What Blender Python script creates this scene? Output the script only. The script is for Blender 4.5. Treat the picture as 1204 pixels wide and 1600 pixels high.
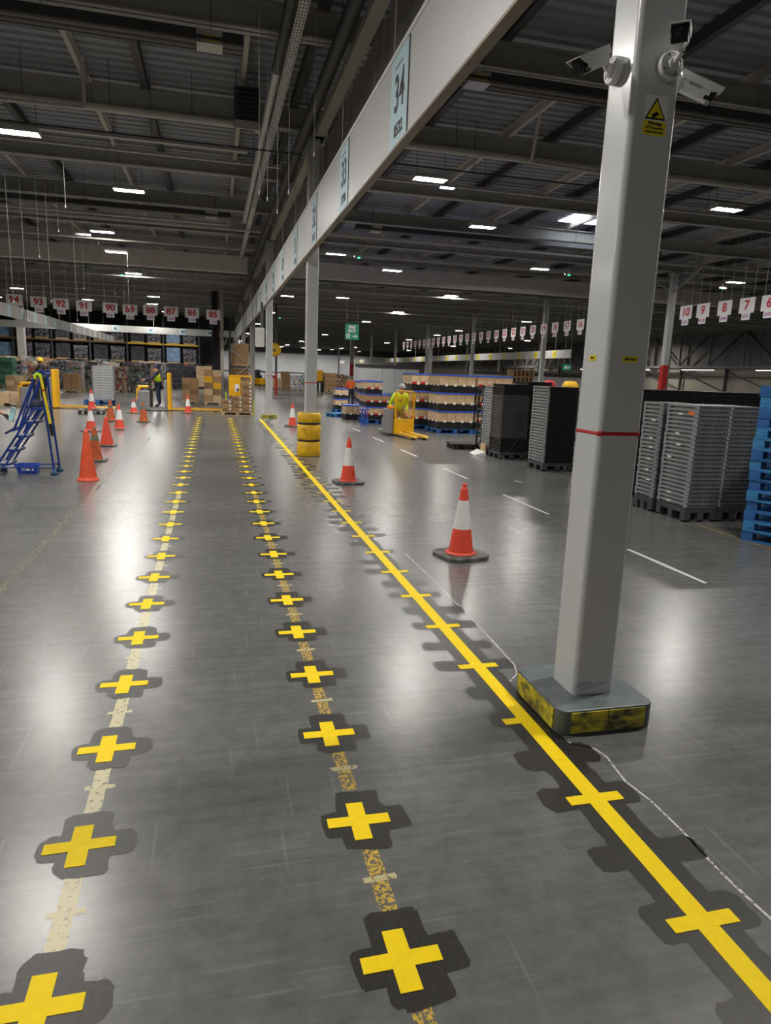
import bpy, bmesh, math, random
from mathutils import Matrix, Vector

for _o in list(bpy.data.objects):
    bpy.data.objects.remove(_o)
SC = bpy.context.scene
COL = SC.collection
PI = math.pi
R = random.Random(7)

# ------------------------------------------------------------------ camera
FPX, IW, IH, EYE = 1060.25, 1204.0, 1600.0, 1.7
_p, _y, _r = math.radians(11.558), math.radians(14.326), math.radians(-2.165)
FWD = Vector((math.sin(_y)*math.cos(_p), math.cos(_y)*math.cos(_p), -math.sin(_p)))
_rt = Vector((math.cos(_y), -math.sin(_y), 0.0))
_dn = FWD.cross(_rt)
RIGHT = _rt*math.cos(_r) + _dn*math.sin(_r)
DOWN = _dn*math.cos(_r) - _rt*math.sin(_r)
cd = bpy.data.cameras.new('camera')
cam = bpy.data.objects.new('camera', cd)
COL.objects.link(cam)
cd.sensor_fit = 'VERTICAL'
cd.sensor_height = 32.0
cd.lens = FPX/IH*32.0
cd.clip_start, cd.clip_end = 0.05, 600
M = Matrix.Identity(4)
for i in range(3):
    M[i][0], M[i][1], M[i][2] = RIGHT[i], -DOWN[i], -FWD[i]
M[2][3] = EYE
cam.matrix_world = M
SC.camera = cam

# ------------------------------------------------------------------ world, exposure, light strengths
wd = bpy.data.worlds.new('world'); SC.world = wd; wd.use_nodes = True
wd.node_tree.nodes['Background'].inputs[0].default_value = (0.75, 0.85, 1.0, 1)
wd.node_tree.nodes['Background'].inputs[1].default_value = 0.02
vs = SC.view_settings
vs.view_transform = 'Standard'; vs.look = 'None'; vs.gamma = 1.0; vs.exposure = 0.86
vs.use_curve_mapping = False
SC.cycles.use_denoising = True
SC.cycles.max_bounces = 8
SC.cycles.diffuse_bounces = 5
SC.cycles.glossy_bounces = 4
SC.cycles.sample_clamp_indirect = 6.0
LAMP = 215.0        # radiance of a luminaire's diffuser
LAMP_COL = (1.0, 0.965, 0.90)

# ------------------------------------------------------------------ geometry helpers
def ray(px, py):
    return FWD + RIGHT*((px-IW/2)/FPX) + DOWN*((py-IH/2)/FPX)
def on_z(px, py, z=0.0):
    d = ray(px, py); t = (z-EYE)/d.z
    return Vector((d.x*t, d.y*t, z))
def on_y(px, py, Y):
    d = ray(px, py); t = Y/d.y
    return Vector((d.x*t, Y, EYE+d.z*t))
def on_x(px, py, X):
    d = ray(px, py); t = X/d.x
    return Vector((X, d.y*t, EYE+d.z*t))

class MB:
    """collects shapes for ONE mesh"""
    def __init__(s): s.v = []; s.f = []; s.sm = []
    def add(s, vs, fs, smooth=False, mat=None):
        o = len(s.v)
        for v in vs:
            v = Vector(v)
            s.v.append(mat @ v if mat is not None else v)
        for f in fs:
            s.f.append([o+i for i in f]); s.sm.append(smooth)
        return s
    def box(s, x0, x1, y0, y1, z0, z1, mat=None):
        return s.add([(x0,y0,z0),(x1,y0,z0),(x1,y1,z0),(x0,y1,z0),(x0,y0,z1),(x1,y0,z1),(x1,y1,z1),(x0,y1,z1)],
              [(0,3,2,1),(4,5,6,7),(0,1,5,4),(1,2,6,5),(2,3,7,6),(3,0,4,7)], False, mat)
    def quad(s, a, b, c, d): return s.add([a,b,c,d], [(0,1,2,3)])
    def prism(s, poly, z0, z1, mat=None):
        n = len(poly)
        vs = [(x,y,z0) for x,y in poly]+[(x,y,z1) for x,y in poly]
        fs = [tuple(range(n-1,-1,-1)), tuple(range(n,2*n))]+[(i,(i+1)%n,n+(i+1)%n,n+i) for i in range(n)]
        return s.add(vs, fs, False, mat)
    def tube(s, p0, p1, r0, n=8, r1=None, cap=True, smooth=True):
        p0, p1 = Vector(p0), Vector(p1); r1 = r0 if r1 is None else r1
        d = (p1-p0); 
        if d.length < 1e-9: return s
        d.normalize()
        a = d.cross(Vector((0,0,1)) if abs(d.z) < .9 else Vector((1,0,0))).normalized(); b = d.cross(a)
        vs = []
        for p, r in ((p0,r0),(p1,r1)):
            for k in range(n):
                t = 2*PI*k/n; vs.append(p + a*(r*math.cos(t)) + b*(r*math.sin(t)))
        fs = [(k,(k+1)%n,n+(k+1)%n,n+k) for k in range(n)]
        s.add(vs, fs, smooth)
        if cap: s.add(vs, [tuple(range(n-1,-1,-1)), tuple(range(n,2*n))])
        return s
    def path(s, pts, r, n=8):
        for a, b in zip(pts[:-1], pts[1:]): s.tube(a, b, r, n)
        return s
    def bar(s, p0, p1, w, h):
        """rectangular bar p0->p1, w sideways, h upwards"""
        p0, p1 = Vector(p0), Vector(p1); d = (p1-p0).normalized()
        a = d.cross(Vector((0,0,1)) if abs(d.z) < .95 else Vector((0,1,0))).normalized(); b = a.cross(d)
        vs = [p + a*(sx*w/2) + b*(sy*h/2) for p in (p0,p1) for sx,sy in ((-1,-1),(1,-1),(1,1),(-1,1))]
        return s.add(vs, [(0,1,2,3),(7,6,5,4),(0,4,5,1),(1,5,6,2),(2,6,7,3),(3,7,4,0)])
    def lathe(s, prof, n=24, smooth=True, mat=None):
        vs = []; 
        for r, z in prof:
            for k in range(n):
                t = 2*PI*k/n; vs.append((r*math.cos(t), r*math.sin(t), z))
        fs = []
        for j in range(len(prof)-1):
            for k in range(n):
                fs.append((j*n+k, j*n+(k+1)%n, (j+1)*n+(k+1)%n, (j+1)*n+k))
        s.add(vs, fs, smooth, mat)
        return s
    def mesh(s, name):
        me = bpy.data.meshes.new(name)
        me.from_pydata([tuple(v) for v in s.v], [], s.f)
        me.polygons.foreach_set('use_smooth', s.sm)
        me.update()
        bm = bmesh.new(); bm.from_mesh(me); bmesh.ops.recalc_face_normals(bm, faces=bm.faces); bm.to_mesh(me); bm.free()
        return me
    def build(s, name, m, parent=None, loc=None, bevel=0.0, seg=2):
        me = s.mesh(name)
        if m is not None: me.materials.append(m)
        o = bpy.data.objects.new(name, me); COL.objects.link(o)
        if parent is not None: o.parent = parent
        if loc is not None: o.location = loc
        if bevel > 0:
            b = o.modifiers.new('bevel', 'BEVEL'); b.width = bevel; b.segments = seg; b.limit_method = 'ANGLE'
        return o

def tag(o, label, cat, group=None, kind=None):
    if label: o['label'] = label
    if cat: o['category'] = cat
    if group: o['group'] = group
    if kind: o['kind'] = kind
    return o
def thing(name, label, cat, loc=(0,0,0), rz=0.0, group=None):
    o = bpy.data.objects.new(name, None); COL.objects.link(o)
    o.empty_display_size = 0.1
    o.location = loc; o.rotation_euler = (0,0,rz)
    return tag(o, label, cat, group)
def struct(o): o['kind'] = 'structure'; return o
def dup(root, loc, rz=0.0, label=None, group=None, scale=None):
    c = root.copy(); COL.objects.link(c); c.location = loc; c.rotation_euler = (0,0,rz)
    if label: c['label'] = label
    if group: c['group'] = group
    if scale: c.scale = scale
    for ch in root.children:
        d = ch.copy(); COL.objects.link(d); d.parent = c
        for g in ch.children:
            e = g.copy(); COL.objects.link(e); e.parent = d
    return c
_ORD = ['', 'second', 'third', 'fourth', 'fifth', 'sixth', 'seventh', 'eighth', 'ninth', 'tenth', 'eleventh', 'twelfth', 'thirteenth',
        'fourteenth', 'fifteenth', 'sixteenth', 'seventeenth', 'eighteenth', 'nineteenth', 'twentieth']
def nth(i, first='first'):
    if i == 0: return first
    if i < 20: return _ORD[i]
    tens = {20:'twenty', 30:'thirty', 40:'forty'}
    n = i+1; t = n//10*10
    return ({20:'twentieth',30:'thirtieth',40:'fortieth'}[t]) if n % 10 == 0 else tens[t]+'-'+(['first']+_ORD[1:9])[n % 10-1]

# text: meshes made from Blender's own font
_tc = {}
def text_mesh(body, size, bold=0.0, align='CENTER'):
    k = (body, size, bold, align)
    if k not in _tc:
        cu = bpy.data.curves.new('lettering', 'FONT'); cu.body = body; cu.size = size; cu.offset = bold
        cu.align_x = align; cu.align_y = 'CENTER'; cu.extrude = 0.0015; cu.resolution_u = 3
        o = bpy.data.objects.new('lettering', cu); COL.objects.link(o)
        dg = bpy.context.evaluated_depsgraph_get(); dg.update()
        _tc[k] = bpy.data.meshes.new_from_object(o.evaluated_get(dg))
        bpy.data.objects.remove(o); bpy.data.curves.remove(cu)
    return _tc[k]
FACE_Y = Matrix.Rotation(PI/2, 4, 'X')                              # reads from -Y
FACE_X = Matrix.Rotation(-PI/2, 4, 'Z') @ FACE_Y                    # reads from -X
def lettering(body, size, m, parent, loc, face=FACE_Y, bold=0.0, name='lettering', sx=1.0):
    me = text_mesh(body, size, bold)
    if not me.materials: me.materials.append(m)
    if me.materials[0] != m:
        me = me.copy(); me.materials.clear(); me.materials.append(m)
    o = bpy.data.objects.new(name, me); COL.objects.link(o); o.parent = parent
    o.matrix_local = Matrix.Translation(loc) @ face @ Matrix.Diagonal((sx,1,1,1))
    return o

# ------------------------------------------------------------------ materials
MATS = {}
def mat(name, col, rough=0.5, metal=0.0, var=0.0, scale=6.0, col2=None, rvar=0.0, bump=0.0, emit=0.0, coat=0.0, stretch=None, alpha=1.0, spec=0.5):
    if name in MATS: return MATS[name]
    m = bpy.data.materials.new(name); m.use_nodes = True; MATS[name] = m
    nt = m.node_tree; b = nt.nodes['Principled BSDF']
    b.inputs['Base Color'].default_value = (*col, 1)
    b.inputs['Roughness'].default_value = rough; b.inputs['Metallic'].default_value = metal
    b.inputs['Specular IOR Level'].default_value = spec
    if coat: b.inputs['Coat Weight'].default_value = coat; b.inputs['Coat Roughness'].default_value = 0.15
    if alpha < 1: b.inputs['Alpha'].default_value = alpha
    if emit:
        b.inputs['Emission Color'].default_value = (*col, 1); b.inputs['Emission Strength'].default_value = emit
    if var or col2 or rvar or bump:
        tc = nt.nodes.new('ShaderNodeTexCoord'); mp = nt.nodes.new('ShaderNodeMapping')
        nt.links.new(tc.outputs['Object'], mp.inputs[0])
        if stretch: mp.inputs['Scale'].default_value = stretch
        n = nt.nodes.new('ShaderNodeTexNoise'); n.inputs['Scale'].default_value = scale; n.inputs['Detail'].default_value = 5
        n.inputs['Roughness'].default_value = 0.65
        nt.links.new(mp.outputs[0], n.inputs['Vector'])
        if var or col2:
            cr = nt.nodes.new('ShaderNodeValToRGB')
            c2 = col2 if col2 else tuple(min(1, c*(1+var)) for c in col)
            c1 = col if col2 else tuple(c*(1-var) for c in col)
            cr.color_ramp.elements[0].position = 0.38; cr.color_ramp.elements[1].position = 0.62
            cr.color_ramp.elements[0].color = (*c1, 1); cr.color_ramp.elements[1].color = (*c2, 1)
            nt.links.new(n.outputs['Fac'], cr.inputs[0]); nt.links.new(cr.outputs[0], b.inputs['Base Color'])
        if rvar:
            mr = nt.nodes.new('ShaderNodeMapRange'); mr.inputs[1].default_value = .3; mr.inputs[2].default_value = .7
            mr.inputs[3].default_value = max(0.02, rough-rvar); mr.inputs[4].default_value = min(1, rough+rvar)
            nt.links.new(n.outputs['Fac'], mr.inputs[0]); nt.links.new(mr.outputs[0], b.inputs['Roughness'])
        if bump:
            bp = nt.nodes.new('ShaderNodeBump'); bp.inputs['Strength'].default_value = bump; bp.inputs['Distance'].default_value = 0.01
            nt.links.new(n.outputs['Fac'], bp.inputs['Height']); nt.links.new(bp.outputs[0], b.inputs['Normal'])
    return m

def floor_material():
    m = bpy.data.materials.new('polished_concrete'); m.use_nodes = True
    nt = m.node_tree; b = nt.nodes['Principled BSDF']; N = nt.nodes.new; L = nt.links.new
    tc = N('ShaderNodeTexCoord')
    def noise(scale, detail=5, st=(1,1,1), rough=.6):
        mp = N('ShaderNodeMapping'); mp.inputs['Scale'].default_value = st; L(tc.outputs['Object'], mp.inputs[0])
        n = N('ShaderNodeTexNoise'); n.inputs['Scale'].default_value = scale; n.inputs['Detail'].default_value = detail
        n.inputs['Roughness'].default_value = rough; L(mp.outputs[0], n.inputs['Vector']); return n
    def ramp(n, p0, c0, p1, c1):
        r = N('ShaderNodeValToRGB'); e = r.color_ramp.elements; e[0].position = p0; e[1].position = p1
        e[0].color = (*c0, 1); e[1].color = (*c1, 1); L(n.outputs['Fac'], r.inputs[0]); return r
    def mix(kind, f, a, c):
        x = N('ShaderNodeMix'); x.data_type = 'RGBA'; x.blend_type = kind
        if isinstance(f, float): x.inputs[0].default_value = f
        else: L(f, x.inputs[0])
        L(a, x.inputs[6]); L(c, x.inputs[7]); return x.outputs[2]
    big = ramp(noise(0.55, 6), .32, (.106, .105, .101), .7, (.154, .153, .149))
    fine = ramp(noise(9, 8, (1, 1, 1), .75), .3, (.78, .78, .78), .72, (1.2, 1.2, 1.2))
    str_x = ramp(noise(5, 6, (.25, 3.5, 1), .7), .35, (.86, .86, .86), .68, (1.13, 1.13, 1.13))
    c = mix('MULTIPLY', 1.0, big.outputs[0], fine.outputs[0])
    c = mix('MULTIPLY', 1.0, c, str_x.outputs[0])
    # short pale scratches: thresholded, strongly stretched noise
    for sc, st, rot in ((2.2, (1, 26, 1), .12), (1.8, (24, 1, 1), -.25), (1.5, (1, 34, 1), .75)):
        mp = N('ShaderNodeMapping'); mp.inputs['Scale'].default_value = st; mp.inputs['Rotation'].default_value = (0, 0, rot); L(tc.outputs['Object'], mp.inputs[0])
        n = N('ShaderNodeTexNoise'); n.inputs['Scale'].default_value = sc; n.inputs['Detail'].default_value = 0; L(mp.outputs[0], n.inputs['Vector'])
        s3 = ramp(n, .755, (0, 0, 0), .80, (.13, .13, .13))
        pale = N('ShaderNodeRGB'); pale.outputs[0].default_value = (.36, .36, .35, 1)
        c = mix('MIX', s3.outputs[0], c, pale.outputs[0])
    L(c, b.inputs['Base Color'])
    b.inputs['Roughness'].default_value = .265
    b.inputs['Specular IOR Level'].default_value = .43
    return m

def worn_paint(name, col, cover, scale=28.0, rough=.5):
    """paint rubbed away in flecks: the floor shows through the gaps"""
    m = bpy.data.materials.new(name); m.use_nodes = True; MATS[name] = m
    nt = m.node_tree; b = nt.nodes['Principled BSDF']; N = nt.nodes.new; L = nt.links.new
    b.inputs['Base Color'].default_value = (*col, 1); b.inputs['Roughness'].default_value = rough
    tc = N('ShaderNodeTexCoord'); n = N('ShaderNodeTexNoise'); n.inputs['Scale'].default_value = scale; n.inputs['Detail'].default_value = 6
    n.inputs['Roughness'].default_value = .7
    L(tc.outputs['Object'], n.inputs['Vector'])
    r = N('ShaderNodeValToRGB'); e = r.color_ramp.elements; e[0].position = .5+(.5-cover)*.3; e[1].position = e[0].position+.04
    e[0].color = (0,0,0,1); e[1].color = (1,1,1,1)
    L(n.outputs['Fac'], r.inputs[0]); L(r.outputs[0], b.inputs['Alpha'])
    return m

def primer_material():
    """dark brushed-on floor primer, glossy with brush swirls"""
    m = bpy.data.materials.new('brushed_primer'); m.use_nodes = True
    nt = m.node_tree; b = nt.nodes['Principled BSDF']; N = nt.nodes.new; L = nt.links.new
    tc = N('ShaderNodeTexCoord')
    n = N('ShaderNodeTexNoise'); n.inputs['Scale'].default_value = 55; n.inputs['Detail'].default_value = 6; n.inputs['Roughness'].default_value = .7
    L(tc.outputs['Object'], n.inputs['Vector'])
    r = N('ShaderNodeValToRGB'); e = r.color_ramp.elements; e[0].position = .35; e[1].position = .75
    e[0].color = (.008, .007, .005, 1); e[1].color = (.030, .026, .020, 1)
    L(n.outputs['Fac'], r.inputs[0]); L(r.outputs[0], b.inputs['Base Color'])
    n2 = N('ShaderNodeTexNoise'); n2.inputs['Scale'].default_value = 130; n2.inputs['Detail'].default_value = 3; L(tc.outputs['Object'], n2.inputs['Vector'])
    ad = N('ShaderNodeMath'); ad.operation = 'ADD'; L(n2.outputs['Fac'], ad.inputs[0]); L(n.outputs['Fac'], ad.inputs[1])
    bp = N('ShaderNodeBump'); bp.inputs['Strength'].default_value = .16; bp.inputs['Distance'].default_value = .0015
    L(ad.outputs[0], bp.inputs['Height']); L(bp.outputs[0], b.inputs['Normal'])
    b.inputs['Roughness'].default_value = .42; b.inputs['Specular IOR Level'].default_value = .45
    return m

M_FLOOR = floor_material(); M_PRIMER = primer_material()
M_TAPE = mat('yellow_floor_tape', (.92, .66, .002), .6, var=.03, scale=20, spec=.2)
M_OLDTAPE = worn_paint('old_gold_paint', (.55, .36, .04), .58, 60)
M_OLDPALE = worn_paint('old_pale_paint', (.50, .44, .24), .85, 40, .35)
M_FAINT = worn_paint('faint_yellow_paint', (.30, .22, .06), .32, 30)
M_WHITELINE = worn_paint('white_road_paint', (.62, .63, .62), .95, 40)
M_FAINTWHITE = worn_paint('faint_white_paint', (.42, .42, .41), .75, 40)
M_SEAL = worn_paint('white_crack_seal', (.55, .55, .53), .72, 60)
M_COLUMN = mat('gloss_grey_column_paint', (.58, .59, .60), .30, var=.025, scale=3, coat=.4, bump=.03, stretch=(1,1,.2))
M_STEEL = mat('grey_painted_steel', (.40, .39, .36), .55, var=.06, scale=2)
M_STEELD = mat('dark_painted_steel', (.075, .075, .08), .55, var=.1, scale=3)
M_STEELL = mat('pale_painted_steel', (.55, .52, .46), .5, var=.05, scale=2)
M_DECK = mat('ribbed_roof_deck', (.33, .34, .37), .55, var=.08, scale=.7)
M_CURTAIN = mat('grey_smoke_curtain', (.24, .225, .195), .8, var=.22, scale=3, stretch=(1,3.5,.35))
M_GALV = mat('galvanised_steel', (.52, .51, .49), .38, metal=.55, var=.12, scale=12)
M_TUBED = mat('dull_heater_tube', (.17,.155,.145), .5, metal=.3)
M_PIPE = mat('pale_pipe_paint', (.56, .53, .48), .45, var=.06)
M_BLACKPIPE = mat('black_insulated_pipe', (.028, .028, .033), .5, var=.15)
M_WHITE = mat('white_plastic', (.78, .78, .77), .4, var=.03)
M_WHITEP = mat('white_wall_panel', (.74, .75, .78), .6, var=.03, scale=.3)
M_BOARD = mat('brushed_white_panel', (.66, .65, .66), .38, metal=.25, var=.03, scale=4, stretch=(1,1,6))
M_BOARDG = mat('grey_hanging_panel', (.46, .46, .44), .55, var=.04)
M_BRONZE = mat('bronze_edge_trim', (.23, .185, .13), .45, metal=.4)
M_CYAN = mat('pale_blue_sign', (.52, .70, .76), .5)
M_INK = mat('dark_ink', (.045, .045, .05), .6)
M_BLACK = mat('black_plastic', (.012, .012, .013), .4, var=.2, scale=9)
M_BLACKG = mat('black_gloss', (.008, .008, .009), .08)
M_RED = mat('red_paint', (.50, .022, .02), .42, var=.05)
M_REDINK = mat('red_ink', (.60, .03, .04), .5)
M_MAGENTA = mat('purple_ink', (.42, .08, .38), .5)
M_SIGN = mat('white_sign_card', (.90,.88,.90), .55)
M_YELLOW = mat('yellow_sticker', (.78, .62, .02), .45)
M_GREEN = mat('green_sign', (.0, .27, .15), .45)
M_CONE = mat('orange_red_cone', (.80, .085, .045), .42, var=.08, scale=7)
M_CONEO = mat('orange_cone', (.82, .105, .04), .5, var=.08, scale=7)
M_CONED = mat('dirty_orange_cone', (.55, .10, .025), .6, var=.3, scale=10)
M_CONEW = mat('white_reflective_sleeve', (.80, .78, .78), .35, var=.05)
M_CONEG = mat('dirty_green_band', (.13, .16, .10), .7, var=.3, scale=12)
M_RUBBER = mat('grey_black_rubber', (.06, .06, .058), .7, col2=(.17, .17, .15), scale=8)
M_GUARD = mat('yellow_plastic_guard', (.80, .47, .012), .48, var=.10, scale=6)
M_PLINTH = mat('dark_grey_plinth_paint', (.105, .125, .135), .40, var=.2, scale=7)
M_CHIPY = mat('chipped_yellow_paint', (.62, .52, .03), .55, col2=(.05, .055, .035), scale=9, stretch=(1,1,2.2))
M_BLUEP = mat('blue_pallet_wood', (.02,.125,.35), .65, col2=(.012, .075, .25), scale=5)
M_BLUEP2 = mat('light_blue_pallet_wood', (.04,.24,.47), .65, col2=(.02, .13, .33), scale=5)
M_WOOD = mat('pallet_wood', (.50, .36, .20), .7, var=.2, scale=9)
M_CARD = mat('brown_cardboard', (.40, .24, .115), .75, var=.10, scale=5)
M_CARD2 = mat('pale_cardboard', (.60, .42, .25), .75, var=.10, scale=5)
M_CARD3 = mat('dark_cardboard', (.26, .15, .08), .75, var=.14, scale=5)
M_GREYC = mat('grey_crate_plastic', (.135,.143,.152), .5, var=.12, scale=6)
M_GREYL = mat('light_grey_crate_plastic', (.27,.28,.29), .5, var=.12, scale=6)
M_BLUE = mat('blue_plastic', (.03, .09, .55), .42)
M_BLUELID = mat('blue_tray_plastic', (.05, .12, .60), .45)
M_LADDER = mat('blue_ladder_paint', (.012, .045, .25), .4, var=.1)
M_TREAD = mat('grey_tread', (.25, .25, .26), .6)
M_TRUCKY = mat('yellow_truck_paint', (.80, .42, .008), .38, var=.04)
M_TRUCKG = mat('grey_truck_paint', (.22, .22, .225), .45, var=.06)
M_FORKY = mat('worn_yellow_fork', (.62, .34, .03), .45, var=.15, scale=6)
M_HIVIS = mat('lime_hivis', (.58, .82, .02), .7)
M_HIVISO = mat('orange_hivis', (.95, .16, .03), .7)
M_NAVY = mat('navy_cloth', (.018, .024, .05), .8, var=.1)
M_DARKC = mat('dark_cloth', (.02, .02, .022), .8, var=.1)
M_SKIN = mat('skin', (.56, .28, .19), .55, var=.05)
M_SKIND = mat('brown_skin', (.12, .06, .04), .55, var=.05)
M_HAIR = mat('grey_hair', (.18, .17, .16), .7, var=.2, scale=30)
M_FILM = mat('clear_stretch_film', (.75, .77, .8), .15, alpha=.07, spec=.6, bump=.5, scale=4, stretch=(1,1,3))
M_WRAP = mat('grey_wrapped_goods', (.115, .115, .125), .25, col2=(.30, .30, .32), scale=4, bump=.6)
M_ORANGE = mat('orange_rack_beam', (.60, .20, .02), .5)
M_RACKY = mat('yellow_rack_beam', (.70, .42, .02), .5)
M_RACKD = mat('dark_rack_steel', (.05, .055, .06), .5)
M_BEIGE = mat('beige_wall', (.58, .52, .42), .7, var=.05, scale=.6)
M_GREYW = mat('grey_wall_sheet', (.30, .285, .28), .7, var=.06, scale=.4)
def mixed_goods(name, pal, scale=6.5):
    m = bpy.data.materials.new(name); m.use_nodes = True; nt = m.node_tree; b = nt.nodes['Principled BSDF']; N = nt.nodes.new; L = nt.links.new
    tc = N('ShaderNodeTexCoord'); v = N('ShaderNodeTexVoronoi'); v.inputs['Scale'].default_value = scale; v.distance = 'CHEBYCHEV'
    L(tc.outputs['Object'], v.inputs['Vector'])
    sp = N('ShaderNodeSeparateColor'); L(v.outputs['Color'], sp.inputs[0]); r = N('ShaderNodeValToRGB'); r.color_ramp.interpolation = 'CONSTANT'
    e = r.color_ramp.elements
    while len(e) < len(pal): e.new(.5)
    for i, c in enumerate(pal): e[i].position = i/len(pal); e[i].color = (*c, 1)
    L(sp.outputs[0], r.inputs[0]); L(r.outputs[0], b.inputs['Base Color']); b.inputs['Roughness'].default_value = .35
    bp = N('ShaderNodeBump'); bp.inputs['Strength'].default_value = .6; bp.inputs['Distance'].default_value = .03
    L(v.outputs['Distance'], bp.inputs['Height']); L(bp.outputs[0], b.inputs['Normal'])
    return m
M_MIX = [mixed_goods('mixed_brown_goods', [(.36,.22,.12),(.5,.36,.22),(.12,.10,.10),(.6,.58,.55),(.30,.06,.05),(.42,.27,.14)]),
         mixed_goods('mixed_grey_goods', [(.10,.10,.11),(.20,.21,.22),(.05,.05,.06),(.5,.5,.5),(.16,.22,.20),(.28,.25,.22)]),
         mixed_goods('mixed_pale_goods', [(.6,.6,.58),(.45,.47,.5),(.12,.25,.18),(.5,.4,.28),(.25,.35,.5),(.55,.3,.28)]),
         mixed_goods('mixed_dark_goods', [(.03,.03,.04),(.07,.07,.08),(.16,.16,.18),(.10,.06,.05),(.25,.25,.27),(.04,.06,.10)], 8)]
M_LIGHT = mat('luminaire_diffuser', LAMP_COL, .5, emit=LAMP)
M_TUBE = mat('dim_tube', (.9, .93, 1.0), .5, emit=3.0)
M_SKY = mat('daylight_rooflight', (.8, .88, 1.0), .5, emit=2.2)
M_GLED = mat('green_indicator', (.05, .9, .35), .5, emit=2.0)
M_STAIN = mat('grey_floor_dust', (.3, .3, .3), .6)

# ================================================================== THE SETTING
fl = MB(); fl.quad((-40,-9,0),(44.2,-9,0),(44.2,142,0),(-40,142,0)); struct(fl.build('floor', M_FLOOR))
mb = MB(); pitch = .26; y = -9.0; prof = []
while y < 142:
    prof += [(y, 6.52), (y+.13, 6.52), (y+.155, 6.57), (y+pitch-.025, 6.57)]; y += pitch
n = len(prof)
mb.add([(-40,a,b) for a,b in prof]+[(44.2,a,b) for a,b in prof], [(i,i+1,n+i+1,n+i) for i in range(n-1)])
struct(mb.build('ceiling', M_DECK))
struct(MB().box(-40,44.2,141.0,141.3,0,6.55).build('wall_far', M_WHITEP))
struct(MB().box(-40,44.2,-9.3,-9.0,0,6.6).build('wall_back', M_GREYW))
struct(MB().box(-40.3,-40,-9,141.2,0,6.6).build('wall_left', M_GREYW))
struct(MB().box(44.2,44.4,-9,141.2,0,3.3).build('wall_right', M_BEIGE))
struct(MB().box(43.9,44.4,-9,141.2,3.3,6.6).build('trim_1', M_GREYW))
struct(MB().box(-40,44,140.6,141,4.9,6.55).build('trim_2', M_STEELD))

# roof beams: one I-beam every third of a column bay
def ibeam(name, x0, x1, y, z0, z1, w=.2, m=M_STEEL):
    b = MB()
    b.box(x0,x1,y-w/2,y+w/2,z0,z0+.025); b.box(x0,x1,y-w/2,y+w/2,z1-.025,z1); b.box(x0,x1,y-.012,y+.012,z0,z1)
    x = x0+1.5
    while x < x1:
        b.box(x-.008,x+.008,y-w/2+.01,y+w/2-.01,z0,z1); x += 5.2
    return b.build(name, m)
kb = 0
for i in range(-2, 36):
    Y = 13.69+3.573*i
    o = ibeam('roof_beam', -39.9, 43.8, Y, 6.0, 6.34)
    if Y < 9: lab, g = f'grey steel roof beam crossing {"over" if i==-2 else "just beyond"} the nearest column', None
    elif i < 9: lab, g = f'grey steel I-beam under the roof deck, {nth(kb,"nearest")} of those in view', 'grey roof beams'; kb += 1
    else: lab, g = 'distant grey steel roof beam deep in the hall', 'distant roof beams'
    tag(o, lab, 'beam', g)
# purlins running away from the camera
for k in range(-13, 17):
    xl = .53+2.58*k
    for j,(dx, m, w, nm) in enumerate(((0, M_STEELL, .075, 'pale'), (-1.63, M_STEELD, .12, 'dark'))):
        x = xl+dx
        if x < -38 or x > 43: continue
        b = MB(); b.box(x-w/2,x+w/2,-5,140,6.34,6.36); b.box(x-.012,x+.012,-5,140,6.36,6.55); b.box(x-w/2,x+w/2,-5,140,6.5,6.519)
        o = b.build('roof_purlin', m)
        side = 'left of' if x < 1.9 else 'right of'
        seq = (abs(k) if k <= 0 else k-1)
        if abs(k) <= 4: tag(o, f'{nm} roof purlin running lengthwise, {nth(seq,"nearest")} {nm} one {side} the hanging board', 'purlin', f'{nm} roof purlins')
        else: tag(o, f'{nm} lengthwise purlin far out under the {"left" if x<0 else "right"} roof', 'purlin', f'far {nm} purlins {"left" if x<0 else "right"}')
# long girder on the column heads, with the curtain under it
b = MB(); b.box(1.85,2.03,-4,139,5.90,5.925); b.box(1.92,1.945,-4,139,5.92,6.0); b.box(1.85,2.03,-4,139,5.98,5.999)
tag(b.build('lengthwise_girder', M_STEELL), 'pale steel girder flange running lengthwise above the white hanging board', 'girder')
b = MB(); y = -4.0; pts = []
while y < 100:
    pts.append((2.07+.012*math.sin(y*5.1)+.008*math.sin(y*13.7), y)); y += .12
n = len(pts); b.add([(x,yy,4.55) for x,yy in pts]+[(x,yy,5.89) for x,yy in pts], [(i,i+1,n+i+1,n+i) for i in range(n-1)], True)
b.add([(x+.01,yy,4.55) for x,yy in pts]+[(x+.01,yy,5.89) for x,yy in pts], [(i,i+1,n+i+1,n+i) for i in range(n-1)], True)
tag(b.build('smoke_curtain', M_CURTAIN), 'grey brown fabric curtain hanging behind the white sign board', 'curtain')
# pale cross girder
b = MB(); b.box(-39.5,1.3,27.9,28.25,5.27,5.86)
tag(b.build('boxed_girder', M_STEELL), 'deep pale boxed girder crossing the roof on the left half', 'girder')
b = MB(); b.box(2.3,43.5,27.9,28.25,5.27,5.86)
tag(b.build('boxed_girder', M_STEELL), 'deep pale boxed girder crossing the roof on the right half', 'girder')

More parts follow.
